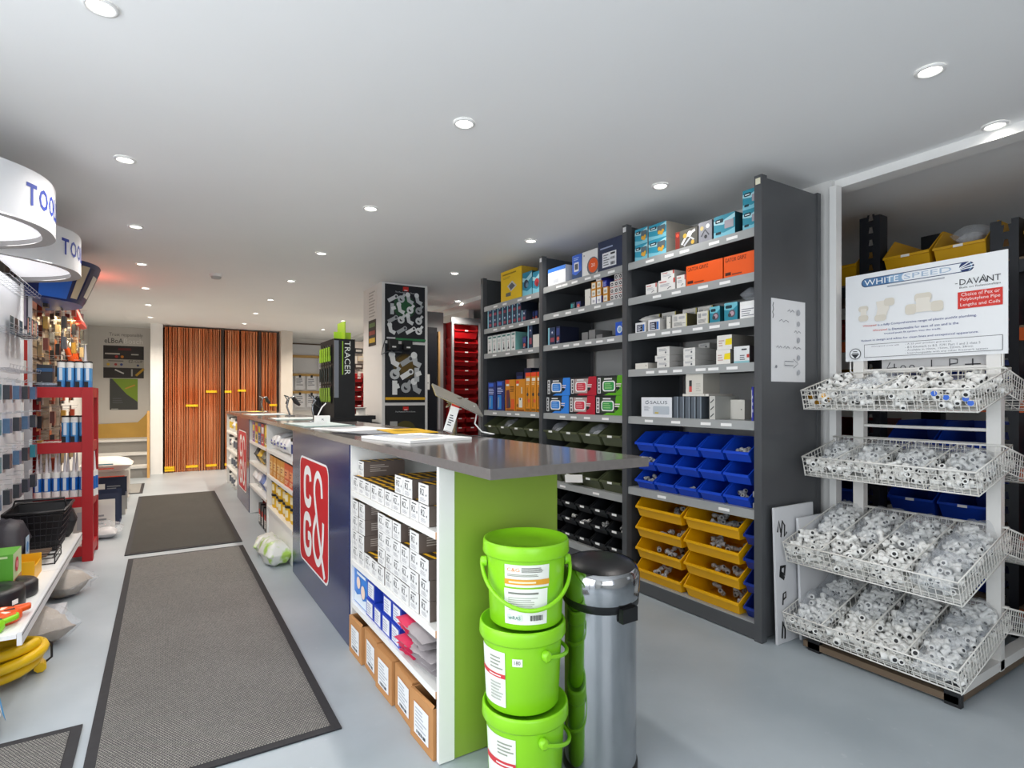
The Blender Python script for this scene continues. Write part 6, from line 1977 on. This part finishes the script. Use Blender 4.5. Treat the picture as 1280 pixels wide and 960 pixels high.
def fit_pics(seed, n, u0, v0, u1, v1, c='d8dadb', k_=1.25):
    r_ = random.Random(seed)
    out = []
    k = int(math.sqrt(n) + .5)
    for i in range(k):
        for j in range(k):
            u, v = u0 + (u1 - u0) * (i + .5) / k, v0 + (v1 - v0) * (j + .5) / k
            m = r_.randint(0, 3)
            s_ = (u1 - u0) / k * .44
            sh = r_.choice((c, 'c2c6c8', 'e8eaea', 'a9adb0'))
            if m == 0:
                out += [('s', [(u - s_, v - s_ * .5), (u + s_, v + s_ * .4)], .03, sh), ('d', u + s_, v + s_ * .4, .018, sh), ('d', u + s_, v + s_ * .4, .01, '4a4d52')]
            elif m == 1:
                out += [('s', [(u - s_ * .6, v + s_ * .9), (u - s_ * .3, v - s_ * .2), (u + s_ * .8, v - s_ * .6)], .032, sh), ('d', u - s_ * .6, v + s_ * .9, .02, 'e8eaea')]
            elif m == 2:
                out += [('d', u, v, .03, sh), ('d', u, v, .013, '2a2d33'), ('s', [(u, v), (u + s_, v + s_)], .022, sh)]
            else:
                out += [('s', [(u, v - s_), (u, v + s_)], .03, sh), ('s', [(u - s_ * .2, v), (u + s_ * .9, v + s_ * .3)], .026, 'e8eaea')]
    out = [(i[0], i[1], i[2] * k_, i[3]) if i[0] == 's' else (i[0], i[1], i[2], i[3] * k_, i[4]) for i in out]
    return out


PW = .43
xm = PX0 + .03 + PW / 2
HEAD = [('r', .44, .9, .58, .975, 'd02a22'), ('r', .47, .905, .55, .92, 'f0d8d4'), ('t', "The Plumber's First Choice", .25, .86, .75, .885, 'd0d4d6')]
poster('pillar_poster', 'black poster with grey pipe fittings and green stripe at the top of the pillar', xm, PY0 - .001, 1.775, PW, .57,
       ['1b1d24', ('d', .48, .62, .12, '1f4a2e'), ('d', .48, .62, .08, '27603a')] + HEAD + fit_pics(4, 16, .06, .1, .94, .84) + [('r', .25, .012, 1, .05, '2f7f4a'), ('r', .03, .03, .24, .06, 'c9cccd')])
poster('pillar_poster', 'black poster with white waste fittings and yellow stripe in the middle of the pillar', xm, PY0 - .001, 1.15, PW, .595,
       ['1c1f26', ('d', .5, .62, .13, '453712'), ('d', .5, .66, .09, '5d4814')] + fit_pics(9, 12, .1, .14, .92, .82, 'e4e6e6', 1.75) + [('r', 0, .045, 1, .09, 'd8a81c')])
poster('pillar_poster', 'dark poster with a red emblem, lowest on the pillar above the worktop', xm, PY0 - .001, .62, PW, .5, ['1f2022', ('d', .5, .45, .12, '4d4618')] + HEAD + [('r', .12, .55, .3, .68, 'a9a9a6')])
for k in range(2):
    t = thing('clip_lamp', f'small black lamp clipped to the pillar between the posters, {("left", "right")[k]} one', 'lamp', (PX0 + .1 + k * .15, PY0 - .005, 1.68))
    MB().box(-.045, .045, -.07, 0, 0, .1, BLACK).obj('lamp_body', t)
    MB().box(-.02, .02, -.072, -.0705, .02, .035, P('d8d8d6')).obj('label', t)
t = thing('lamp_cable', 'thin cable drooping from the pillar corner under the clipped lamps', 'cable', (PX0, PY0 - .012, 1.66))
MB().tube([(.03, 0, .12), (.0, -.01, .03), (-.015, -.01, -.03), (.05, -.01, .0), (.2, -.01, .0)], .005, M('55585c', .4), 6).obj('cable', t)
poster('pillar_notice', 'small dark price list on the side face of the pillar', PX0 - .001, 5.78, 1.74, .24, .27, ['2d2a26', ('r', .1, .72, .9, .88, '5f7a4a'), ('r', .1, .42, .9, .58, '8a3a2e'), ('r', .1, .12, .9, .3, 'c9a63a')], FX, 'notice')
poster('pillar_notice', 'white list of small print high on the side face of the pillar', PX0 - .001, 5.78, 2.02, .3, .3, ['e0deda', ('l', .15, .05, .85, .98, 9, 'b4b2ae')], FX, 'notice')
t = thing('back_desk', 'low dark desk against the side of the pillar behind the counter', 'desk', (1.62, 5.95, 0))
MB().box(-.18, .2, -.4, .5, .98, 1.02, M('232428', .4)).obj('desk_top', t)
MB().box(-.15, .17, -.37, .47, .003, .979, M('35373c', .5)).obj('desk_body', t)
t = thing('stapler', 'small dark stapler and jar clutter on the back desk', 'stapler', (1.56, 5.75, 1.0205))
MB().box(-.03, .03, -.06, .06, 0, .05, M('2f3034', .4)).obj('stapler_body', t)
t = thing('spool', 'small white spool with red rim on the back desk beside the pillar', 'spool', (1.7, 5.66, 1.0205))
MB().lathe([(.06, 0), (.06, .008), (.045, .01), (.045, .07), (.06, .072), (.06, .08)], M('d8d6d0', .5), 16).obj('spool_body', t)

# ------------------------------------------------------------------ red bins in the far opening
t = thing('bin_rack', 'pale steel rack frame holding the red bins in the far opening', 'rack', (3.3, 6.5, 0))
FRM = M('b9bcc0', .4, .3)
for x in (3.03, 3.41, 3.7):
    wpart('post', MB().box(x, x + .022, 6.3, 6.33, 0, 2.14, FRM), t)
wpart('top_panel', MB().box(3.03, 3.72, 6.32, 6.335, 2.12, 2.2, M('8f9194', .5)), t)
wpart('back_sheet', MB().box(3.03, 3.72, 6.58, 6.6, 0, 2.15, M('5c2022', .6)), t)
for c in range(2):
    storage_bin('storage_bin', f'large red bin on the very top of the far rack, {("left", "right")[c]} one', .34, .24, .2, 'b51218', (3.235 + c * .36, 6.32, 1.945), 0, 'red bins on the far rack', lip=.5, ycut=.15)
    for r_ in range(7):
        storage_bin('storage_bin', f'wide red bin in the upper rack column, {("left", "right")[c]}, {ORD[r_]} from its bottom', .34, .24, .115, 'b51218', (3.235 + c * .36, 6.32, 1.13 + r_ * .1165), 0, 'red bins on the far rack', lip=.55, ycut=.2)
for r_ in range(8):
    for c in range(3):
        storage_bin('storage_bin', f'small red bin of the far rack, {ORD[c]} from the left, {ORD[r_]} row from bottom', .165, .24, .115, 'b51218', (3.145 + c * .172, 6.32, .19 + r_ * .1165), 0, 'red bins on the far rack', lip=.5, ycut=.3)
# small red bins and white product panel behind the pen display
t = thing('wall_display', 'pale panel with small goods behind the black pen display', 'panel', (2.42, 8.0, 0))
wpart('panel', MB().box(2.14, 2.72, 8.0, 8.03, 0, 2.0, M('d9d0c6', .6, var=.04)), t)
wpart('edge', MB().box(2.52, 2.55, 7.98, 8.0, .4, 2.0, M('4a4a50', .4, .4)), t)
for r_ in range(5):
    for c in range(2):
        storage_bin('storage_bin', f'small glossy red bin behind the pen display, {("left", "right")[c]} column, {ORD[r_]} from the bottom', .12, .15, .125, 'a31214', (2.33 + c * .125, 7.84, .9 + r_ * .13), 0, 'small red bins behind the pen display', lip=.5, ycut=.3)
for r_ in range(4):
    t = thing('panel_goods', f'small dark item hanging on the pale panel over the red bins, {ORD[r_]} from the top', 'tool', (2.36 + .05 * (r_ % 2), 7.99, 1.9 - r_ * .11))
    MB().box(-.06, .06, -.04, 0, -.07, .0, M(('2a2a2c', 'c8b8a0', '3a2a28', 'd8d4cc')[r_], .5)).obj('goods_body', t)
    MB().box(-.04, .04, -.042, -.0405, -.05, -.02, P('b8b4ac')).obj('label', t)

# ------------------------------------------------------------------ document board on the far wall
t = thing('document_board', 'white wall board with rows of clipped delivery notes at the far end', 'notice board', (2.55, 11.58, 0))
wpart('board', MB().box(1.95, 3.35, 11.57, 11.595, .95, 2.25, M('d9dade', .6, var=.02)), t)
wpart('top_rail', MB().box(1.95, 3.35, 11.55, 11.57, 2.24, 2.265, M('5a4a40', .6)), t)
for r_, z in enumerate((1.98, 1.62, 1.28)):
    wpart('clip_rail', MB().box(1.97, 3.33, 11.54, 11.57, z, z + .05, M('c09a5a', .6, var=.1)), t)
    for c in range(6):
        x = 2.05 + c * .22
        if r_ == 0 and c in (1, 2):
            continue
        n = thing('delivery_note', f'clipped paper note on the far document board, {ORD[r_]} row, {ORD[c]} from the left', 'paper', (x, 11.538, z - .27), 0, 'notes on the document board')
        MB().box(-.09, .09, -.002, 0, 0, .27, P('8f8a92' if (r_, c) == (0, 0) else 'e6e8ee')).obj('sheet', n)
        printed(MB(), [('l', .12, .3, .85, .85, 4, '8a8e9a')], .18, .27, y=-.002).obj('print', n)
        MB().box(-.02, .02, -.008, -.002, .24, .29, BLACK).obj('clip', n)

# ------------------------------------------------------------------ copper pipes
def copper():
    m = bpy.data.materials.new('copper pipe')
    m.use_nodes = True
    nt = m.node_tree
    b = nt.nodes['Principled BSDF']
    b.inputs['Metallic'].default_value = .7
    b.inputs['Roughness'].default_value = .2
    tc = nt.nodes.new('ShaderNodeTexCoord')
    mp = nt.nodes.new('ShaderNodeMapping'); mp.inputs['Scale'].default_value = (40, 40, 1.2)
    nz = nt.nodes.new('ShaderNodeTexNoise'); nz.inputs['Scale'].default_value = 1.0; nz.inputs['Detail'].default_value = 4
    r_ = nt.nodes.new('ShaderNodeValToRGB')
    r_.color_ramp.elements[0].position = .35; r_.color_ramp.elements[0].color = lin('d0703c')
    r_.color_ramp.elements[1].position = .7; r_.color_ramp.elements[1].color = lin('f6bc90')
    nt.links.new(tc.outputs['Object'], mp.inputs['Vector']); nt.links.new(mp.outputs[0], nz.inputs['Vector'])
    nt.links.new(nz.outputs['Fac'], r_.inputs[0]); nt.links.new(r_.outputs[0], b.inputs['Base Color'])
    return m


COP = copper()
RP = random.Random(17)
YT = M('e8c010', .4, var=0)
pipe22 = MB().tube([(0, 0, 0), (0, 0, 2.33)], .011, COP, 8).mesh('pipe')
pipe28 = MB().tube([(0, 0, 0), (0, 0, 2.33)], .0145, COP, 8).mesh('pipe')
pipe15 = MB().tube([(0, 0, 0), (0, 0, 2.33)], .0078, COP, 8).mesh('pipe')
x = .02
k = 0
groups = []
while x < 1.66:
    wg = RP.uniform(.09, .17)
    if .80 < x < .86:
        x = .875
        continue
    if 1.38 < x < 1.42:
        x = 1.44
    wg = min(wg, (.82 if x < .82 else (1.39 if x < 1.39 else 1.69)) - x)
    if wg < .03:
        x += wg + .001
        continue
    groups.append((x, wg))
    x += wg + .004
for k, (x0, wg) in enumerate(groups):
    t = thing('copper_pipe_bundle', f'upright bundle of copper pipes in the far recess, {ORD[k]} from the left', 'pipe bundle', (x0 + wg / 2, YW + .12, .002), 0, 'copper pipes in the far recess')
    me, r_ = RP.choice(((pipe22, .011), (pipe28, .0145), (pipe15, .0078), (pipe22, .011)))
    for row in range(2):
        n = max(1, int(wg / (2.1 * r_)))
        for q in range(n):
            p = put('pipe', me, t)
            p.location = (-wg / 2 + (q + .5) * wg / n, row * .035 + RP.uniform(0, .012) - .02, RP.uniform(0, .004))
            p.rotation_euler = (RP.uniform(-.004, -.0), RP.uniform(-.006, .006) * (3 if x0 > 1.4 else 1), RP.uniform(0, 6))
    if k % 2 == 0 or k == len(groups) - 3:
        z = (.02, 1.28, 1.05, 1.3, 1.08)[k % 5] if k != 4 else 1.28
        for zz in (z, .06):
            MB().box(-wg / 2 - .002, wg / 2 + .002, -.045, .055, zz, zz + .035, YT).obj('tape_band', t)
for x in (.84, 1.412):
    t = thing('rack_post', ('dark upright post dividing the copper pipes, left one' if x < 1 else 'dark upright post dividing the copper pipes, right one'), 'post', (x, YW + .1, 0))
    MB().box(-.018, .018, -.04, .04, 0, 2.34, M('3a2a24', .5)).obj('post', t)

# ------------------------------------------------------------------ posters on the stair wall
YP = 11.248
poster('wall_poster', 'dark clip catalogue poster with pale middle band above the green one on the stair wall', -.55, YP, 1.52, .55, .53,
       ['2e2a2a', ('r', .36, .86, .68, .93, '6a2426'), ('l', .04, .7, .6, .8, 1, 'b8b4ae'), ('l', .68, .7, .94, .78, 1, 'b8b4ae'), ('d', .32, .66, .022, 'a8302c'), ('d', .46, .66, .022, 'c87a24'), ('r', 0, .32, 1, .58, 'a8a49c'),
        ('t', 'EZ-CLIP', .62, .48, .97, .56, '3a3838'), ('l', .12, .5, .5, .56, 1, '5a5856'), ('d', .12, .42, .022, 'd0a83a'), ('d', .3, .42, .02, 'a83a3a'), ('d', .44, .42, .02, '3a4a8a'), ('d', .85, .4, .018, '2a3a6a'), ('s', [(.28, .26), (.5, .14)], .02, 'c8c6c4'), ('r', .68, .06, .72, .28, 'a8a6a4'), ('s', [(.8, .08), (1.0, .3)], .035, 'b8902a')], 0)
poster('wall_poster', 'green and dark slanted poster lower on the stair wall', -.55, YP, 1.0, .38, .51, ['3f4240', ('p', [(.08, 1), (1, 1), (1, .25), (.6, .5)], '7d9a2c'), ('s', [(.55, .68), (.9, .8)], .02, 'c8903a'), ('r', .05, .02, .3, .035, 'd0d2d0'), ('l', .1, .2, .5, .4, 3, '55595a')], 0)
t = thing('wall_lettering', 'raised dark lettering in two lines high on the stair wall', 'lettering', (-.55, YP, 2.08))
printed(MB(), [('t', 'Trust responsibly', .12, .58, 1, .95, '6a6662'), ('t', 'eLBoA', .0, .05, .48, .48, '2d2a29'), ('t', 'Bosch', .5, .05, 1, .48, 'f0eeea')], .52, .19).obj('letters', t)
